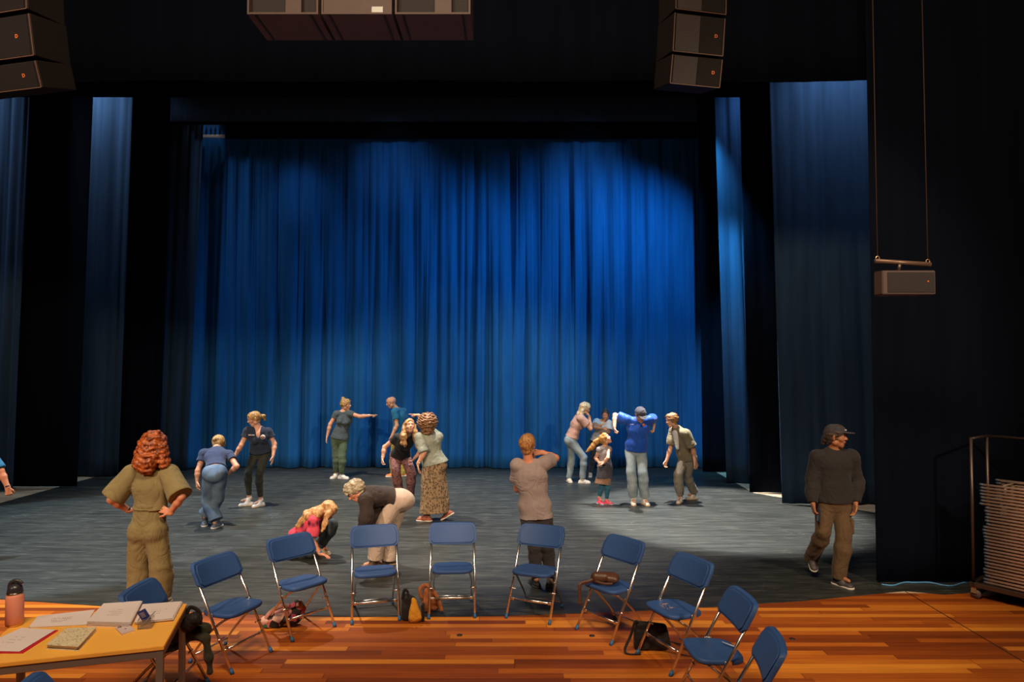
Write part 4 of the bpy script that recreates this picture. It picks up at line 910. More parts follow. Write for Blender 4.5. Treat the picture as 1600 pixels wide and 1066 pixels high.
person(TN(label='person in olive overshirt over white t-shirt, stepping in a half crouch', Y=12.12, s=.97, fem=False, face=(-.8, -.55, -.2), look=(-.95, -.3, -.15), skin=S_PALE, hairm=HMB,
  J=dict(head=(1049.5, 657.5, -.10), neck=(1057, 668, -.05), chest=(1063, 684, 0), pelvis=(1073, 715, .05), shA=(1052, 675, .08), elA=(1048, 699, .05), wrA=(1041.5, 720, .0), shB=(1071, 678, -.20), elB=(1083, 701, -.22), wrB=(1086, 720, -.28),
         kneeA=(1060, 741, -.16), ankA=(1063, 773, -.06), kneeB=(1074, 742, .05), ankB=(1084, 768, .20)), toeA=(-.5, -.85, 0), toeB=(-.9, -.2, 0), curlA=.6, curlB=.35, hair='short', hth=.02, facecut=.075, hnoise=(.008, 50, (1, 1, 1)),
  top=TN(name='overshirt', m=C_over, off=.022, hem=.03, sleeve=.8, slw=.018, slf=1.7, amp=.007, nf=11, drape=0, neckr=.06),
  bottom=TN(m=C_tr, off=.008, gh=.005, gk=.016, ga=.028, amp=.008, nf=12, len=2.0), shoes=TN(m=WCAN, sole=SOLE_TAN),
  extra=[('tee', lambda root, J, base, L: add_obj('tshirt', mesh_sdf('tee', [Pr(V3(*P(1055, 677, L['Y0']-.11)), V3(*P(1058.5, 700, L['Y0']-.11)), .055, .032, n=(.5, 1, 0), q=.8)], .005, .01, origin=base), C_white, root))]))
C_sw = cloth('charcoal_sweat', (.028, .025, .025), .15); C_cargo = cloth('brown_cargo', (.115, .072, .036), .18)
def cargo(root, J, base, L):
    for q, sg in (('A', -1), ('B', 1)):
        c = J['hip'+q]+(J['knee'+q]-J['hip'+q])*.62+V3(sg*.072, -.02, 0)-base; ax = nrm(J['knee'+q]-J['hip'+q])
        bm = bmesh.new(); box(bm, tuple(c), (.035, .13, .17), bevel=.012); add_obj('cargo_pocket', bm, C_cargo, root)
person(TN(label='person in black cap, charcoal sweatshirt and brown cargo trousers walking forward at right', Y=7.75, s=1.05, fem=False, face=(.1, -1, 0), look=(.82, -.6, .02), skin=S_TAN, hairm=HDK,
  J=dict(head=(1306, 683, -.05), neck=(1303, 703, 0), chest=(1303, 728, 0), pelvis=(1303, 784, 0), shA=(1277, 713, 0), elA=(1268, 752, .02), wrA=(1270, 787, -.10), shB=(1330, 713, 0), elB=(1340, 752, .02), wrB=(1337, 786, -.10),
         kneeA=(1286, 832, -.06), ankA=(1269, 868, .22), kneeB=(1318, 841, -.12), ankB=(1311, 894, -.10)), toeA=(-.15, -.8, -.6), toeB=(.45, -.9, 0), curlA=.7, curlB=.45, hdA=(.1, -.15, -1), hdB=(-.2, -.15, -1), pnA=(1, 0, 0), pnB=(-1, 0, 0), thA=-1, thB=-1,
  hair='short', hth=.012, hloc=[((0, -.10, -.02), (0, -.12, -.06), .040, .028)], hnoise=(.010, 50, (1, 1, 1)), width=1.04,
  top=TN(name='sweatshirt', m=C_sw, off=.018, hem=.0, sleeve=1.90, slw=.008, slf=1.2, slc=.5, amp=.009, nf=12, drape=0, neckr=.055),
  bottom=TN(name='cargo_trousers', m=C_cargo, off=.012, gh=.004, gk=.012, ga=.024, amp=.006, nf=15, len=2.16), shoes=TN(m=mat('trainer_dark', (.06, .05, .05)), sole=SOLE),
  extra=[cap(CAPG, strip=True), ('p', cargo)]))
person(TN(label='person at the left edge, only an arm and blue sleeve in view', Y=9.0, s=1.02, fem=False, face=(1, 0, 0), look=(1, 0, 0), skin=S_RED, hairm=HDB, facevis=False,
  J=dict(head=(-34, 665, 0), neck=(-36, 688, 0), chest=(-32, 712, 0), pelvis=(-32, 765, 0), shA=(-34, 703, .18), elA=(-45, 735, .2), wrA=(-30, 760, .2), shB=(-22, 702, -.18), elB=(1, 736, -.2), wrB=(12, 762, -.2),
         kneeA=(-35, 812, .05), ankA=(-35, 850, .1), kneeB=(-28, 812, -.1), ankB=(-28, 850, -.1)), toeA=(1, 0, 0), toeB=(1, 0, 0), curlB=1.3, hdB=(.2, 0, -1), thB=1,
  top=TN(m=C_teal, off=.014, hem=.06, sleeve=.88, slw=.01, slf=2), bottom=TN(m=C_dk), shoes=TN(m=WCAN), extra=[bracelet('B', CLK, .93)]))
# ------------------------------------------------------------------ table and what lies on it
TZ = .745
FR, BR, BLc = G(256, 1009.5, TZ), G(292.5, 943.3, TZ), G(30, 967, TZ); FLc = FR+(BLc-BR)
tc_ = (FR+BR+BLc+FLc)/4; tc_.z = 0
tb = thing('table', 'light wooden table with grey steel legs at the lower left, covered with papers', 'table', tuple(tc_))
rel = lambda p: (p.x-tc_.x, p.y-tc_.y)
bm = bmesh.new(); prism(bm, [rel(FLc), rel(FR), rel(BR), rel(BLc)], TZ-.026, TZ); bmesh.ops.bevel(bm, geom=list(bm.edges), offset=.003, segments=2, affect='EDGES')
add_obj('tabletop', bm, M['table_top'], tb, smooth=False)
ex = (FR-FLc).normalized(); ey = (BR-FR).normalized(); RT = Matrix(((ex.x, ey.x, 0), (ex.y, ey.y, 0), (0, 0, 1)))
Lx = (FR-FLc).length; Ly = (BR-FR).length
for sx in (-1, 1):
    for sy in (-1, 1):
        c = ex*sx*(Lx/2-.025)+ey*sy*(Ly/2-.025); bm = bmesh.new(); box(bm, (c.x, c.y, (TZ-.03)/2), (.042, .042, TZ-.03), RT, bevel=.003); add_obj('leg', bm, M['steel_grey'], tb, smooth=False)
for sy in (-1, 1):
    c = ey*sy*(Ly/2-.02); bm = bmesh.new(); box(bm, (c.x, c.y, TZ-.05), (Lx-.09, .03, .045), RT, bevel=.003); add_obj('apron', bm, M['steel_grey'], tb, smooth=False)
for sx in (-1, 1):
    c = ex*sx*(Lx/2-.02); bm = bmesh.new(); box(bm, (c.x, c.y, TZ-.05), (.03, Ly-.09, .045), RT, bevel=.003); add_obj('apron', bm, M['steel_grey'], tb, smooth=False)
def quad_thing(name, label, cat, quad, z0, th, m, layers=1, jit=.0, lines=0, group=None, sd=1, lm=None):
    """a flat sheet or pile whose outline on the table is the quad (front-left, back-left, back-right, front-right)"""
    r = random.Random(sd); pts = [G(u, v, z0+th) for u, v in quad]; c = sum(pts, Vector())/4; c.z = z0
    t = thing(name, label, cat, tuple(c), group=group)
    n_ = layers
    for i in range(n_):
        a = r.uniform(-jit, jit); dx, dy = r.uniform(-jit, jit)*.12, r.uniform(-jit, jit)*.12
        bm = bmesh.new(); pl = []
        for p in pts:
            x, y = p.x-c.x, p.y-c.y; pl.append((x*math.cos(a*.3)-y*math.sin(a*.3)+dx, x*math.sin(a*.3)+y*math.cos(a*.3)+dy))
        prism(bm, pl, th*i/n_+.0003, th*(i+1)/n_-.0002); add_obj('sheet' if n_ > 1 else 'page', bm, m, t, smooth=False)
    if lines:
        fl, bl, br, fr_ = [Vector((p.x-c.x, p.y-c.y, 0)) for p in pts]
        bm = bmesh.new()
        for i in range(lines):
            f = .40+.36*i/lines; w0 = r.uniform(.28, .38); w1 = r.uniform(.55, .72)
            a = fl.lerp(bl, 1-f).lerp(fr_.lerp(br, 1-f), w0); b = fl.lerp(bl, 1-f).lerp(fr_.lerp(br, 1-f), w1); d = (b-a); L_ = d.length; k = int(L_/.012)
            for j in range(k):
                if r.random() < .25: continue
                p0 = a+d*(j/k); pc = p0+d*(.35/k); ang = math.atan2(d.y, d.x); box(bm, (pc.x, pc.y, th+.0003), (d.length*.62/k, .004, .0006), Matrix.Rotation(ang, 3, 'Z'))
        o = add_obj('printed_text', bm, lm or M['ink'], t, smooth=False); o['kind'] = 'stuff'
    return t
quad_thing('paper_sheets', 'thin spread of printed sheets beside the pink bottle on the table', 'paper', [(44.6, 980), (59, 962.5), (148, 952.5), (134, 976)], TZ, .006, M['paper'], 3, .02, 5, sd=3)
quad_thing('paper_stack', 'thickest stack of printed paper, in the middle of the table back edge', 'paper', [(136, 971), (163, 943), (222, 939), (203, 973)], TZ, .034, M['paper'], 9, .035, 4, sd=4)
quad_thing('paper_stack', 'stack of printed paper at the right end of the table, behind the clear box', 'paper', [(211, 972), (224, 944), (285, 939.5), (270, 966)], TZ, .022, M['paper'], 6, .035, 3, sd=5)
M['red'] = mat('red_card', (.55, .015, .03), .5)
quad_thing('folder', 'red folder showing a thin red edge under a white page at the table corner', 'folder', [(-45, 1021), (36, 983), (91, 985), (36, 1020.5)], TZ, .004, M['red'], 1)
quad_thing('paper_page', 'single white printed page lying on the red folder', 'paper', [(-46, 1017), (34, 981), (87, 984), (31, 1018)], TZ+.0045, .003, M['paper'], 2, .01, 3, sd=7)
M['nb'] = spots('notebook_cover', (.66, .55, .36), (.10, .08, .04), 60, .05, .16)
nb = quad_thing('notebook', 'thick notebook with speckled cream cover on the table front', 'notebook', [(74, 1007), (104, 983), (150, 981), (121, 1010)], TZ, .024, M['paper'], 1)
def nb_cover():
    pts = [G(u, v, TZ+.026) for u, v in [(72, 1008), (103, 982), (151, 980), (122, 1011)]]; c = nb.location
    for z in (.0, .0245):
        bm = bmesh.new(); prism(bm, [(p.x-c.x, p.y-c.y) for p in pts], z, z+.0025); add_obj('cover', bm, M['nb'], nb, smooth=False)
nb_cover()
ph = quad_thing('phone', 'pale pink phone lying face down left of the clear box', 'phone', [(180, 981), (201, 975.5), (211, 984), (190, 990.5)], TZ, .010, mat('phone_pink', (.66, .52, .52), .3), 1)
def ph_bits():
    c = ph.location; k = mat('lens_black', (.01, .01, .012), .1); e = mat('phone_edge', (.35, .2, .13), .3, .8)
    a = G(185, 981, TZ+.011)-c; b = G(196, 982.5, TZ+.011)-c
    bm = bmesh.new(); tube(bm, [(a.x, a.y, .0105), (a.x, a.y, .0125)], .006, 12); add_obj('camera_lens', bm, k, ph)
    bm = bmesh.new(); a2 = G(188.5, 980, TZ+.011)-c; tube(bm, [(a2.x, a2.y, .0105), (a2.x, a2.y, .0125)], .006, 12); add_obj('camera_lens', bm, k, ph)
    bm = bmesh.new(); tube(bm, [(b.x, b.y, .0103), (b.x, b.y, .0108)], .006, 14); add_obj('logo', bm, k, ph)
ph_bits()
# bottle (lathe)
def lathe(bm, prof, seg=28, mi=0):
    rings = [[bm.verts.new((r*math.cos(2*math.pi*k/seg), r*math.sin(2*math.pi*k/seg), z)) for k in range(seg)] for r, z in prof]
    for i in range(len(rings)-1):
        for k in range(seg): bm.faces.new((rings[i][k], rings[i][(k+1) % seg], rings[i+1][(k+1) % seg], rings[i+1][k])).material_index = mi
    bm.faces.new(list(reversed(rings[0]))); bm.faces.new(rings[-1])
p = G(22.5, 977, TZ); bt = thing('drinking_bottle', 'salmon pink insulated bottle with dark flip lid, at the left end of the table', 'bottle', (p.x, p.y, TZ+.001))
M['salmon'] = mat('salmon_coat', (.85, .31, .21), .45); M['lid'] = mat('lid_dark', (.035, .03, .035), .3)
bm = bmesh.new(); lathe(bm, [(.049, .012), (.052, .016), (.052, .185), (.048, .200), (.045, .205)]); add_obj('bottle_body', bm, M['salmon'], bt)
bm = bmesh.new(); lathe(bm, [(.047, 0), (.050, .003), (.051, .014), (.050, .016)]); add_obj('base_ring', bm, M['brass'], bt)
bm = bmesh.new(); lathe(bm, [(.046, .203), (.047, .205), (.047, .216), (.044, .218)]); add_obj('neck_ring', bm, mat('steel_bright', (.7, .6, .5), .25, 1), bt)
bm = bmesh.new(); lathe(bm, [(.045, .217), (.046, .222), (.042, .245), (.036, .258), (.022, .268), (.010, .270)]); add_obj('lid', bm, M['lid'], bt)
bm = bmesh.new(); tube(bm, smooth_path([(-.038, 0, .235), (-.034, 0, .268), (-.005, 0, .288), (.028, 0, .285), (.044, 0, .268)], 4), .009, 8, flat=1.5); add_obj('handle', bm, M['lid'], bt)
# clear box with card and pen
p = G(228, 980, TZ); cb = thing('desk_box', 'small clear acrylic box on the table right of the pink phone', 'container', (p.x, p.y, TZ+.0005), .25)
M['acryl'] = mat('acrylic', (.9, .85, .8), .05, trans=.92, spec=.5)
for nm, c, sz in (('side', (0, -.04, .032), (.08, .003, .062)), ('side', (0, .04, .032), (.08, .003, .062)), ('side', (-.0385, 0, .032), (.003, .077, .062)), ('side', (.0385, 0, .032), (.003, .077, .062)), ('bottom', (0, 0, .0015), (.074, .077, .003))):
    bm = bmesh.new(); box(bm, c, sz); add_obj(nm, bm, M['acryl'], cb, smooth=False)
bm = bmesh.new(); box(bm, (0, 0, 0), (.055, .003, .10), bevel=.001); cdm = mat('card_blue', (.015, .05, .36), .4)
cd_ = tag(add_obj('card', bm, cdm, smooth=False), 'royal blue card standing slanted in the clear box', 'card'); cd_.location = (p.x-.012, p.y+.005, TZ+.068); cd_.rotation_euler = (.25, -.42, .25)
bm = bmesh.new(); 
for i in range(4): box(bm, (-.004, -.0022, .030-.010*i), (.026, .0008, .0035))
o = add_obj('printed_text', bm, B_W, cd_, smooth=False); o['kind'] = 'stuff'
bm = bmesh.new(); tube(bm, [(-.03, .0, .006), (.055, .01, .10)], .0035, 8); pn_ = tag(add_obj('pen', bm, mat('pen_grey', (.3, .28, .28), .3)), 'thin grey pen leaning out of the clear box', 'pen'); pn_.location = (p.x, p.y, TZ)
# ------------------------------------------------------------------ bags and small things
def lump(name, label, cat, base_uv, prims, m, h=.007, amp=.006, f=22, k=.02, z=0.0, off=0.0, Y=None):
    """prims in local metres: x right, y away, z up"""
    b = G(base_uv[0], base_uv[1], z) if Y is None else P(base_uv[0], base_uv[1], Y)
    t = thing(name, label, cat, tuple(b))
    add_obj('bag_body' if 'bag' in name or 'pack' in name else 'cloth_body', mesh_sdf(name, [Pr(*q[:3], *(q[3:4]), **(q[4] if len(q) > 4 else {})) for q in prims], h, k, disp=lambda p: amp*wob(p, f, 2), dmax=amp*1.3), m, t)
    return t
def strap(t, pts, r, m, name='strap', flat=2.5):
    bm = bmesh.new(); tube(bm, smooth_path(pts, 6), r, 8, flat=flat); return add_obj(name, bm, m, t)
FLR = mat('patterned_canvas', (.4, .16, .12)); 
def patch_mat():
    m, n, L, b = nt('patchwork_print'); tc = n.new('ShaderNodeTexCoord'); v = n.new('ShaderNodeTexVoronoi'); v.inputs['Scale'].default_value = 14; L.new(tc.outputs['Object'], v.inputs['Vector'])
    sp = n.new('ShaderNodeSeparateColor'); L.new(v.outputs['Color'], sp.inputs[0]); r = ramp(n, [(0, (.015, .012, .012)), (.3, (.55, .20, .16)), (.5, (.62, .36, .27)), (.68, (.03, .02, .02)), (.8, (.02, .16, .09)), (.93, (.40, .05, .08))]); r.color_ramp.interpolation = 'CONSTANT'
    L.new(sp.outputs[0], r.inputs[0]); L.new(r.outputs[0], b.inputs['Base Color']); b.inputs['Roughness'].default_value = .8; return m
PM = patch_mat(); BKC = cloth('black_nylon', (.016, .013, .013), .2, .6); BRL = mat('brown_leather', (.085, .032, .016), .42, bump=.2, bscale=40, var=.2); ORB = cloth('orange_brown_canvas', (.30, .095, .030), .25); YEL = cloth('mustard_cloth', (.62, .26, .02), .15)
t = lump('tote_bag', 'slouched patterned tote bag in pink, black and green lying under a chair', 'bag', (442, 981), [((-.13, .02, .06), (.08, .05, .10), .07, .085), ((.08, .05, .13), (.12, .06, .16), .075, .07), ((-.16, .0, .05), (-.05, .0, .05), .05, .05)], PM, amp=.012, f=26)
strap(t, [(-.17, -.03, .05), (-.12, -.05, .14), (-.02, -.04, .21), (.06, 0, .20)], .008, mat('strap_pink', (.5, .22, .17)))
t = lump('backpack', 'upright black backpack in front of the mat edge, left of the orange-brown one', 'bag', (637, 971), [((-.02, .03, .05), (-.02, .04, .20), .055, .045), ((.03, .04, .05), (.03, .05, .19), .05, .035)], BKC, amp=.008)
strap(t, [(-.05, 0, .22), (-.03, -.01, .30), (.0, .01, .27), (-.01, .02, .20)], .006, BKC)
t = lump('cloth_bag', 'mustard yellow and dark cloth bag leaning on the black backpack', 'bag', (648, 972), [((-.01, .0, .045), (-.02, .03, .20), .055, .016), ((.03, .0, .04), (-.0, .03, .18), .04, .016)], YEL, amp=.006)
bm = bmesh.new(); box(bm, (.075, .02, .085), (.03, .06, .17), bevel=.012); add_obj('side_panel', bm, BKC, t)
t = lump('backpack', 'orange-brown canvas backpack with loop handle, left of the middle chair', 'bag', (670, 960), [((-.03, .05, .07), (-.01, .06, .20), .065, .055), ((.05, .06, .06), (.04, .07, .16), .05, .04)], ORB, amp=.008)
strap(t, [(-.07, 0, .15), (-.09, .0, .24), (-.04, .02, .28), (.02, .02, .25)], .007, ORB); strap(t, [(.05, 0, .22), (.10, -.02, .14), (.13, -.03, .04)], .008, ORB)
t = lump('waist_bag', 'brown leather waist bag with hanging strap, lying on a chair seat', 'bag', (947, 912), [((-.09, .0, .055), (.07, .0, .05), .052, .050), ((.02, -.04, .05), (.07, -.04, .045), .035, .035)], BRL, z=.448, amp=.004)
strap(t, [(-.09, -.01, .05), (-.17, -.04, .03), (-.235, -.06, .018), (-.252, -.07, -.03), (-.245, -.07, -.17)], .007, BRL)
strap(t, [(-.12, -.03, .035), (-.04, -.07, .02), (.05, -.075, .02)], .005, BRL)
t = lump('shoulder_bag', 'black shoulder bag standing on the wood under a chair at right, strap looped beside it', 'bag', (1017, 1018), [((-.10, .03, .05), (.13, .03, .045), .045, .045), ((-.10, .035, .10), (.125, .035, .09), .047, .047), ((-.095, .04, .15), (.12, .04, .14), .044, .044), ((-.09, .045, .20), (.115, .045, .185), .036, .036)], BKC, amp=.006)
strap(t, [(-.09, .03, .22), (-.13, .02, .24), (-.17, .0, .14), (-.23, -.04, .03), (-.20, -.07, .008), (-.10, -.07, .008)], .006, BKC)
t = lump('coat', 'dark olive coat draped over the chair seat behind the table', 'coat', (283, 1003), [((-.12, 0, .05), (.10, .03, .05), .06, .055), ((.0, .08, .06), (.13, .09, .05), .06, .05), ((.13, .0, .04), (.185, -.02, .03), .035, .03), ((.19, -.02, .03), (.215, -.03, -.10), .03, .028), ((.215, -.03, -.10), (.225, -.03, -.20), .028, .022)], cloth('dark_olive', (.035, .032, .018), .25), z=.455, amp=.008)
t = lump('handbag', 'black handbag on top of the dark coat, behind the table corner', 'bag', (300, 985), [((-.03, 0, .05), (.02, .0, .08), .06, .05)], BKC, z=.56, amp=.006)
strap(t, [(-.05, 0, .06), (-.02, 0, .16), (.05, 0, .13), (.06, 0, .04)], .006, BKC)
# eyeglasses and pen on chairs
p = G(1047, 951, .449); gl = thing('eyeglasses', 'thin gold-framed eyeglasses lying on a chair seat at right', 'eyeglasses', (p.x, p.y, .447), .5); gl.scale = (.8, .8, .8)
for s in (-1, 1):
    bm = bmesh.new(); tube(bm, [(-.05+s*.0+.0, s*.033+.026*math.cos(a), .028+.022*math.sin(a)) for a in [i*math.pi/8 for i in range(17)]], .0018, 6, cap=False); add_obj('rim', bm, M['brass'], gl)
    bm = bmesh.new(); tube(bm, [(-.05, s*.062, .035), (.06, s*.055, .030), (.085, s*.052, .008)], .0018, 6); add_obj('temple', bm, M['brass'], gl)
p = G(1139, 1008, .447); bm = bmesh.new(); tube(bm, [(-.035, .045, .006), (.035, -.045, .006)], .004, 8); pn = tag(add_obj('pen', bm, mat('pen_silver', (.6, .65, .75), .3)), 'pale silver pen lying on a chair seat at lower right', 'pen'); pn.location = (p.x, p.y, .444)
# phone in hand
rq = [o for o in PEOPLE if 'cargo' in o[2]['label']][0]; pw = rq[1]['wrA']
bm = bmesh.new(); box(bm, (0, 0, 0), (.012, .075, .15), Matrix.Rotation(.15, 3, 'X'), bevel=.005); po = tag(add_obj('phone', bm, mat('phone_dark', (.03, .05, .09), .25)), 'dark phone held in the hand of the person walking at right', 'phone'); po.location = (pw[0]+.045, pw[1]-.045, pw[2]-.115)
# floor sockets
for i, (u, v, lab) in enumerate(((718, 993, 'in front of the middle chair'), (925, 994, 'in front of the chair with the waist bag'), (1238, 999, 'at the right beside the nearest chairs'))):
    p = G(u, v); bm = bmesh.new(); tube(bm, [(0, 0, -.002), (0, 0, .004)], .026, 20); o = tag(add_obj('floor_socket', bm, mat('socket_dark', (.035, .02, .015), .5)), 'small dark round floor socket '+lab, 'floor socket', 'floor sockets in the wood'); o.location = p
pts = [G(u, v+1, .01)+Vector((0, -.03, 0)) for u, v in [(1375, 911), (1393, 912.5), (1410, 908), (1428, 908), (1450, 908), (1470, 912), (1486, 913), (1500, 909), (1510, 907.5), (1535, 909)]]
bm = bmesh.new(); tube(bm, smooth_path(pts, 5), .008, 8); tag(add_obj('cable', bm, mat('cable_blue', (.10, .32, .60), .5)), 'thin light blue cable along the bottom of the black front curtain', 'cable')
# ------------------------------------------------------------------ cart with stacked chairs
ax = Vector((.60, -.80, 0)).normalized(); ay = Vector((-ax.y, ax.x, 0))   # long side of the chairs, and across (away)
O = Vector((4.85, 7.20, 0)); rzc = math.atan2(ax.y, ax.x)
ct = thing('chair_cart', 'black steel cart on castors carrying the stacked folding chairs at the right edge', 'cart', tuple(O), rzc)
for y_ in (.02, .50):
    bm = bmesh.new(); box(bm, (.53, y_, .15), (1.18, .05, .05), bevel=.004); add_obj('base_rail', bm, M['dark_metal'], ct, smooth=False)
for x_ in (-.04, 1.10):
    bm = bmesh.new(); box(bm, (x_, .26, .15), (.05, .53, .05), bevel=.004); add_obj('base_rail', bm, M['dark_metal'], ct, smooth=False)
    for y_ in (.04, .48):
        bm = bmesh.new(); tube(bm, [(x_, y_, .16), (x_, y_, 1.68)], .016, 10); add_obj('post', bm, M['dark_metal'], ct)
        bm = bmesh.new(); tube(bm, [(x_+.02, y_-.015, .05), (x_+.02, y_+.015, .05)], .05, 20); whl = add_obj('castor_wheel', bm, mat('castor', (.12, .08, .07), .5), ct)
        bm = bmesh.new(); box(bm, (x_+.01, y_-.03, .095), (.05, .004, .07)); add_obj('castor_fork', bm, mat('fork_tan', (.4, .25, .13), .4, .5), whl, smooth=False)
for x_ in (-.04, 1.10):
    bm = bmesh.new(); tube(bm, [(x_, .04, 1.67), (x_, .48, 1.67)], .014, 8); add_obj('top_rail', bm, M['dark_metal'], ct)
bm = bmesh.new(); tube(bm, [(-.04, .48, 1.67), (1.10, .48, 1.67)], .014, 8); add_obj('top_rail', bm, M['dark_metal'], ct)
M['tube2'] = mat('warm_lit_chrome', (.85, .62, .50), .42, .75, var=.2, vscale=20); M['cap_dk'] = mat('cap_dark_blue', (.05, .08, .12), .6)  # warm reflected light is mixed into the stacked tubes' chrome colour
def folded():
    t = thing('folded_chair', '', 'chair', group='folded chairs stacked on the cart')
    for s in (-1, 1):
        bm = bmesh.new(); tube(bm, [(.02, s*.22, .015), (.93, s*.22, .015)], .0115, 8); a = add_obj('frame_tube', bm, M['tube2'], t)
        bm = bmesh.new(); tube(bm, [(0, s*.22, .015), (.03, s*.22, .015)], .0125, 8); add_obj('foot_cap', bm, M['cap_dk'], a)
        bm = bmesh.new(); tube(bm, [(.06, s*.192, .011), (.70, s*.188, .019)], .010, 8); add_obj('rear_leg', bm, M['tube2'], t)
    bm = bmesh.new(); box(bm, (.56, 0, .019), (.38, .36, .018), bevel=.007); add_obj('seat', bm, M['blue_plastic'], t)
    bm = bmesh.new(); box(bm, (.85, 0, .015), (.17, .475, .027), bevel=.01); add_obj('backrest', bm, M['blue_plastic'], t)
    bm = bmesh.new(); tube(bm, [(.19, -.22, .015), (.19, .22, .015)], .007, 8); add_obj('crossbar', bm, M['tube2'], t)
    return t
f0 = folded(); NF = 31; rj = random.Random(4)
ORD = ['lowest', 'second', 'third', 'fourth', 'fifth', 'sixth', 'seventh', 'eighth', 'ninth', 'tenth', 'eleventh', 'twelfth', 'thirteenth', 'fourteenth', 'fifteenth', 'sixteenth']
for i in range(NF):
    o = f0 if i == 0 else dup(f0)
    sh_ = (.0, .02, -.025)[(i > 17)+(i > 23)]+rj.uniform(-.008, .008)
    pos = O+ax*(.06+sh_)+ay*(.26+rj.uniform(-.006, .006)); o.location = (pos.x, pos.y, .178+i*.0336); o.rotation_euler = (0, 0, rzc+rj.uniform(-.006, .006))
    if i == 0: lb = 'lowest folded chair of the stack on the cart, resting on the base rails'
    elif i == NF-1: lb = 'topmost folded chair of the stack on the cart'
    elif i < 16: lb = 'folded chair on the cart, %s from the bottom of the stack' % ORD[i]
    else: lb = 'folded chair on the cart, %s from the top of the stack' % ORD[NF-1-i]
    o['label'] = lb
# ------------------------------------------------------------------ hung speakers
WIRE = mat('wire_dark', (.16, .10, .06), .4, .6)
SUBM = mat('bass_speaker_paint', (.085, .048, .040), .65, var=.2)
M['black_box'] = mat('array_paint', (.008, .0055, .005), .8, spec=.15, bump=.3, bscale=160, var=.2)
LOGO = mat('logo_orange', (.80, .16, .03), .5)
CEIL = 12.8
for i, (u0, u1, lab) in enumerate(((386, 497, 'leftmost'), (502, 612, 'middle'), (617, 735, 'rightmost'))):
    Yf = 6.5; a = P(u0, 22, Yf); b = P(u1, 22, Yf); W_ = b.x-a.x; zb = a.z; D_ = .54; Hh = .56
    t = thing('bass_speaker', '%s of the three dark bass speaker boxes hanging at the top of the photo' % lab, 'speaker', ((a.x+b.x)/2, Yf+D_/2, zb), group='bass speakers hung above the stage front')
    bm = bmesh.new(); wv = .018
    for c, s_ in (((0, 0, wv/2), (W_, D_, wv)), ((0, 0, Hh-wv/2), (W_, D_, wv)), ((-W_/2+wv/2, 0, Hh/2), (wv, D_, Hh-2*wv)), ((W_/2-wv/2, 0, Hh/2), (wv, D_, Hh-2*wv)), ((0, D_/2-.01, Hh/2), (W_-2*wv, .02, Hh-2*wv))): box(bm, c, s_)
    add_obj('cabinet', bm, SUBM, t, smooth=False)
    bm = bmesh.new(); box(bm, (0, -D_/2+.10, Hh/2), (W_-2*wv, .012, Hh-2*wv)); add_obj('grille', bm, M['grille'], t, smooth=False)  # added inner panel; its dark colour stands in for shade in the opening
    bm = bmesh.new(); box(bm, ((.10 if i != 1 else 0)*1, -D_/2+.10, Hh/2), (W_*.22 if i != 1 else W_-.04, .18, Hh-2*wv)); add_obj('front_panel', bm, SUBM, t, smooth=False)
    for s in (-1, 1):
        bm = bmesh.new(); box(bm, (s*(W_/2-.075), 0, -.004), (.022, D_*.96, .010), bevel=.002); add_obj('skid', bm, M['grille'], t, smooth=False)
        bm = bmesh.new(); tube(bm, [(s*(W_/2-.05), 0, Hh), (s*(W_/2-.05), 0, CEIL-zb)], .006, 6); add_obj('hanging_wire', bm, WIRE, t)
    if i == 1:
        bm = bmesh.new(); box(bm, (.20, -D_/2+.004, .045), (.11, .006, .06), bevel=.002); pl = add_obj('label_plate', bm, mat('plate_pale', (.45, .45, .42), .4), t, smooth=False)
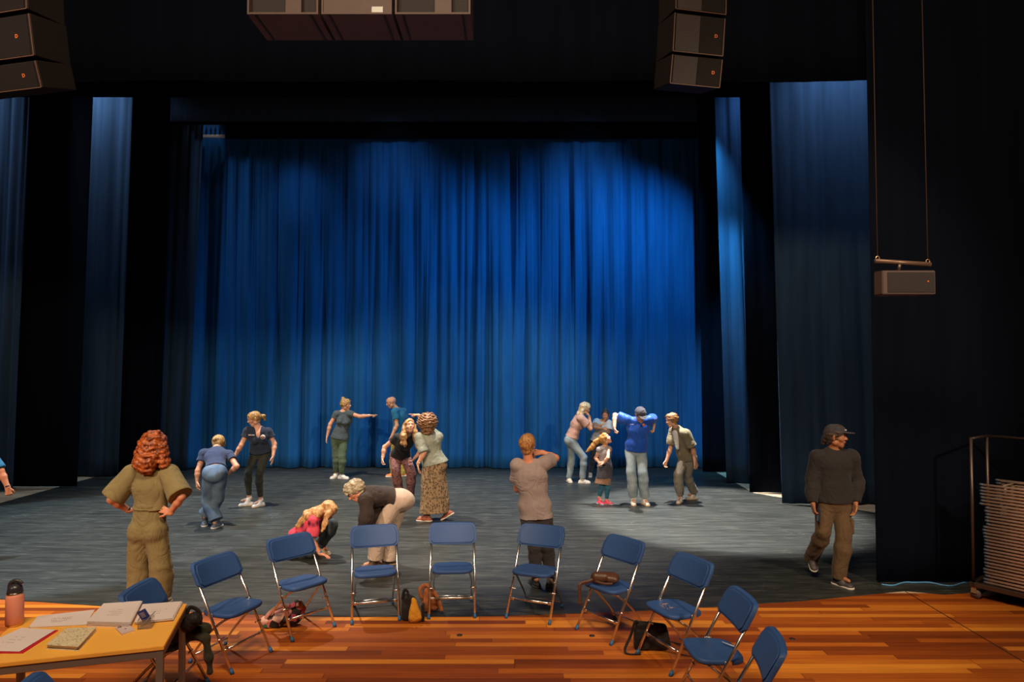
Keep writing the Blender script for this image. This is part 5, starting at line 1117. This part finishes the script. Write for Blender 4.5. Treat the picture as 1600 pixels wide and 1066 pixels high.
def array(name, label, u0, u1, vs_, Y, yaw, tilts, logo=True, nexist=0):
    """curved column of boxes; vs_: seams from the bottom up (pixel rows at distance Y)"""
    um = (u0+u1)/2; zb = P(um, vs_[0], Y).z; W_ = (P(u1, 60, Y)-P(u0, 60, Y)).x*.87; c0 = P(um, vs_[0], Y)
    t = thing(name, label, 'speaker', tuple(c0), yaw)
    y = 0; z = 0
    for i in range(len(vs_)-1):
        hh = P(um, vs_[i+1], Y).z-P(um, vs_[i], Y).z; tl = tilts[i]
        bm = bmesh.new(); R_ = Matrix.Rotation(tl, 3, 'X'); c = Vector((0, y-math.sin(tl)*hh/2*0, z+hh/2))
        box(bm, tuple(c), (W_, .36, hh*.985), R_, bevel=.006); cab = add_obj('cabinet', bm, M['black_box'], t, smooth=False)
        fr = -.183
        for nm, xc, ww_, mm in (('grille', -W_*.22, W_*.46, M['grille']), ('front_panel', W_*.24, W_*.44, M['black_box'])):
            bm = bmesh.new(); q = R_ @ Vector((xc, fr, 0)); box(bm, tuple(c+q), (ww_, .008, hh*.93), R_, bevel=.002); add_obj(nm, bm, mm, cab, smooth=False)
        bm = bmesh.new(); q = R_ @ Vector((0, fr-.002, -hh*.485)); box(bm, tuple(c+q), (W_*.98, .008, .006), R_); add_obj('edge_strip', bm, M['edge_brown'], cab, smooth=False)
        for s in (-1, 1):
            bm = bmesh.new(); q = R_ @ Vector((s*W_*.49, fr-.002, 0)); box(bm, tuple(c+q), (.006, .008, hh*.96), R_); add_obj('edge_strip', bm, M['edge_brown'], cab, smooth=False)
        if logo:
            cu = bpy.data.curves.new('logo', 'FONT'); cu.body = 'D'; cu.size = .042; cu.extrude = .001; cu.align_x = 'CENTER'; cu.align_y = 'CENTER'
            tmp = bpy.data.objects.new('t', cu); COL.objects.link(tmp); dg = bpy.context.evaluated_depsgraph_get(); me = bpy.data.meshes.new_from_object(tmp.evaluated_get(dg)); bpy.data.objects.remove(tmp)
            lo_ = add_obj('logo', me, LOGO, cab, smooth=False); lo_.location = c+R_ @ Vector((W_*.33, fr-.006, 0)); lo_.rotation_euler = (math.pi/2+tl, 0, 0)
        y += math.sin(tl)*hh*-1.0; z += hh
    for s in (-1, 1):
        bm = bmesh.new(); tube(bm, [(s*W_*.4, y, z), (s*W_*.4, y, CEIL-zb)], .006, 6); add_obj('hanging_wire', bm, WIRE, t)
    return t
array('line_array_speaker', 'curved column of dark speaker boxes with orange marks hanging right of the centre', 1026, 1122, (138, 96, 40, -18), 6.5, .22, (.22, .14, .06))
array('line_array_speaker', 'brownish speaker column hanging in the upper left corner', -75, 118, (146, 108, 48, -20), 6.2, -.25, (.30, .16, .06))
# small monitor on a pipe with two wires
t = thing('monitor_speaker', 'small dark speaker hanging from a pipe on two thin wires at right', 'speaker', tuple(P(1420, 460, 6.4)))
c0 = P(1420, 460, 6.4); k = 6.4/F
bm = bmesh.new()
pl = [(-.245, .0), (-.27, .10), (-.20, .22), (.20, .22), (.255, .0)]
prism(bm, pl, 0, .225); bmesh.ops.bevel(bm, geom=list(bm.edges), offset=.006, segments=2, affect='EDGES'); add_obj('cabinet', bm, mat('speaker_brown', (.07, .040, .032), .6), t, smooth=False)
bm = bmesh.new(); box(bm, (.022, -.004, .113), (.44, .006, .19), bevel=.002); gr_ = add_obj('grille', bm, M['grille'], t, smooth=False)
bm = bmesh.new(); tube(bm, [(.18, -.01, .12), (.18, -.004, .12)], .008, 10); add_obj('logo', bm, LOGO, gr_)
bm = bmesh.new(); tube(bm, [(-.26, .1, .33), (.27, .1, .295)], .022, 12); pp = add_obj('pipe', bm, mat('pipe_brown', (.20, .12, .08), .4, .4), t)
bm = bmesh.new(); tube(bm, [(-.04, .1, .22), (-.02, .1, .32)], .018, 8); add_obj('clamp', bm, M['dark_metal'], t)
for s, x0, x1 in ((-1, -.235, -.27), (1, .245, .20)):
    bm = bmesh.new(); z0 = .36 if s < 0 else .33
    tube(bm, [(x0, .1, z0), (x1+0*s, .1, CEIL-c0.z)], .004, 6); add_obj('hanging_wire', bm, WIRE, t)
    bm = bmesh.new(); tube(bm, [(x0+.018*math.cos(a), .1, z0-.005+.02*math.sin(a)) for a in [i*math.pi/6 for i in range(13)]], .004, 6, cap=False); add_obj('shackle', bm, M['brass'], pp)
# small batten with cloth at the top left of the back curtain
a = P(312, 213, 15.72); b = P(351, 213, 15.72)
t = thing('batten', 'short white batten with gathered cloth at the top left of the back curtain', 'batten', ((a.x+b.x)/2, 15.72, a.z)); W_ = b.x-a.x
bm = bmesh.new(); box(bm, (0, 0, 0), (W_, .05, .065), bevel=.006); add_obj('bar', bm, mat('batten_white', (.9, .9, .9), .5), t, smooth=False)
for i in range(5):
    bm = bmesh.new(); x = -W_/2+W_*(.08+.18*i); tube(bm, [(x, 0, .03), (x+.01, 0, .30)], [.035, .03], 8, flat=.5); add_obj('gathered_cloth', bm, M['leg_cloth'], t)
bm = bmesh.new(); tube(bm, [(W_*.3, 0, .03), (W_*.3, 0, CEIL-a.z)], .006, 6); add_obj('hanging_wire', bm, WIRE, t)
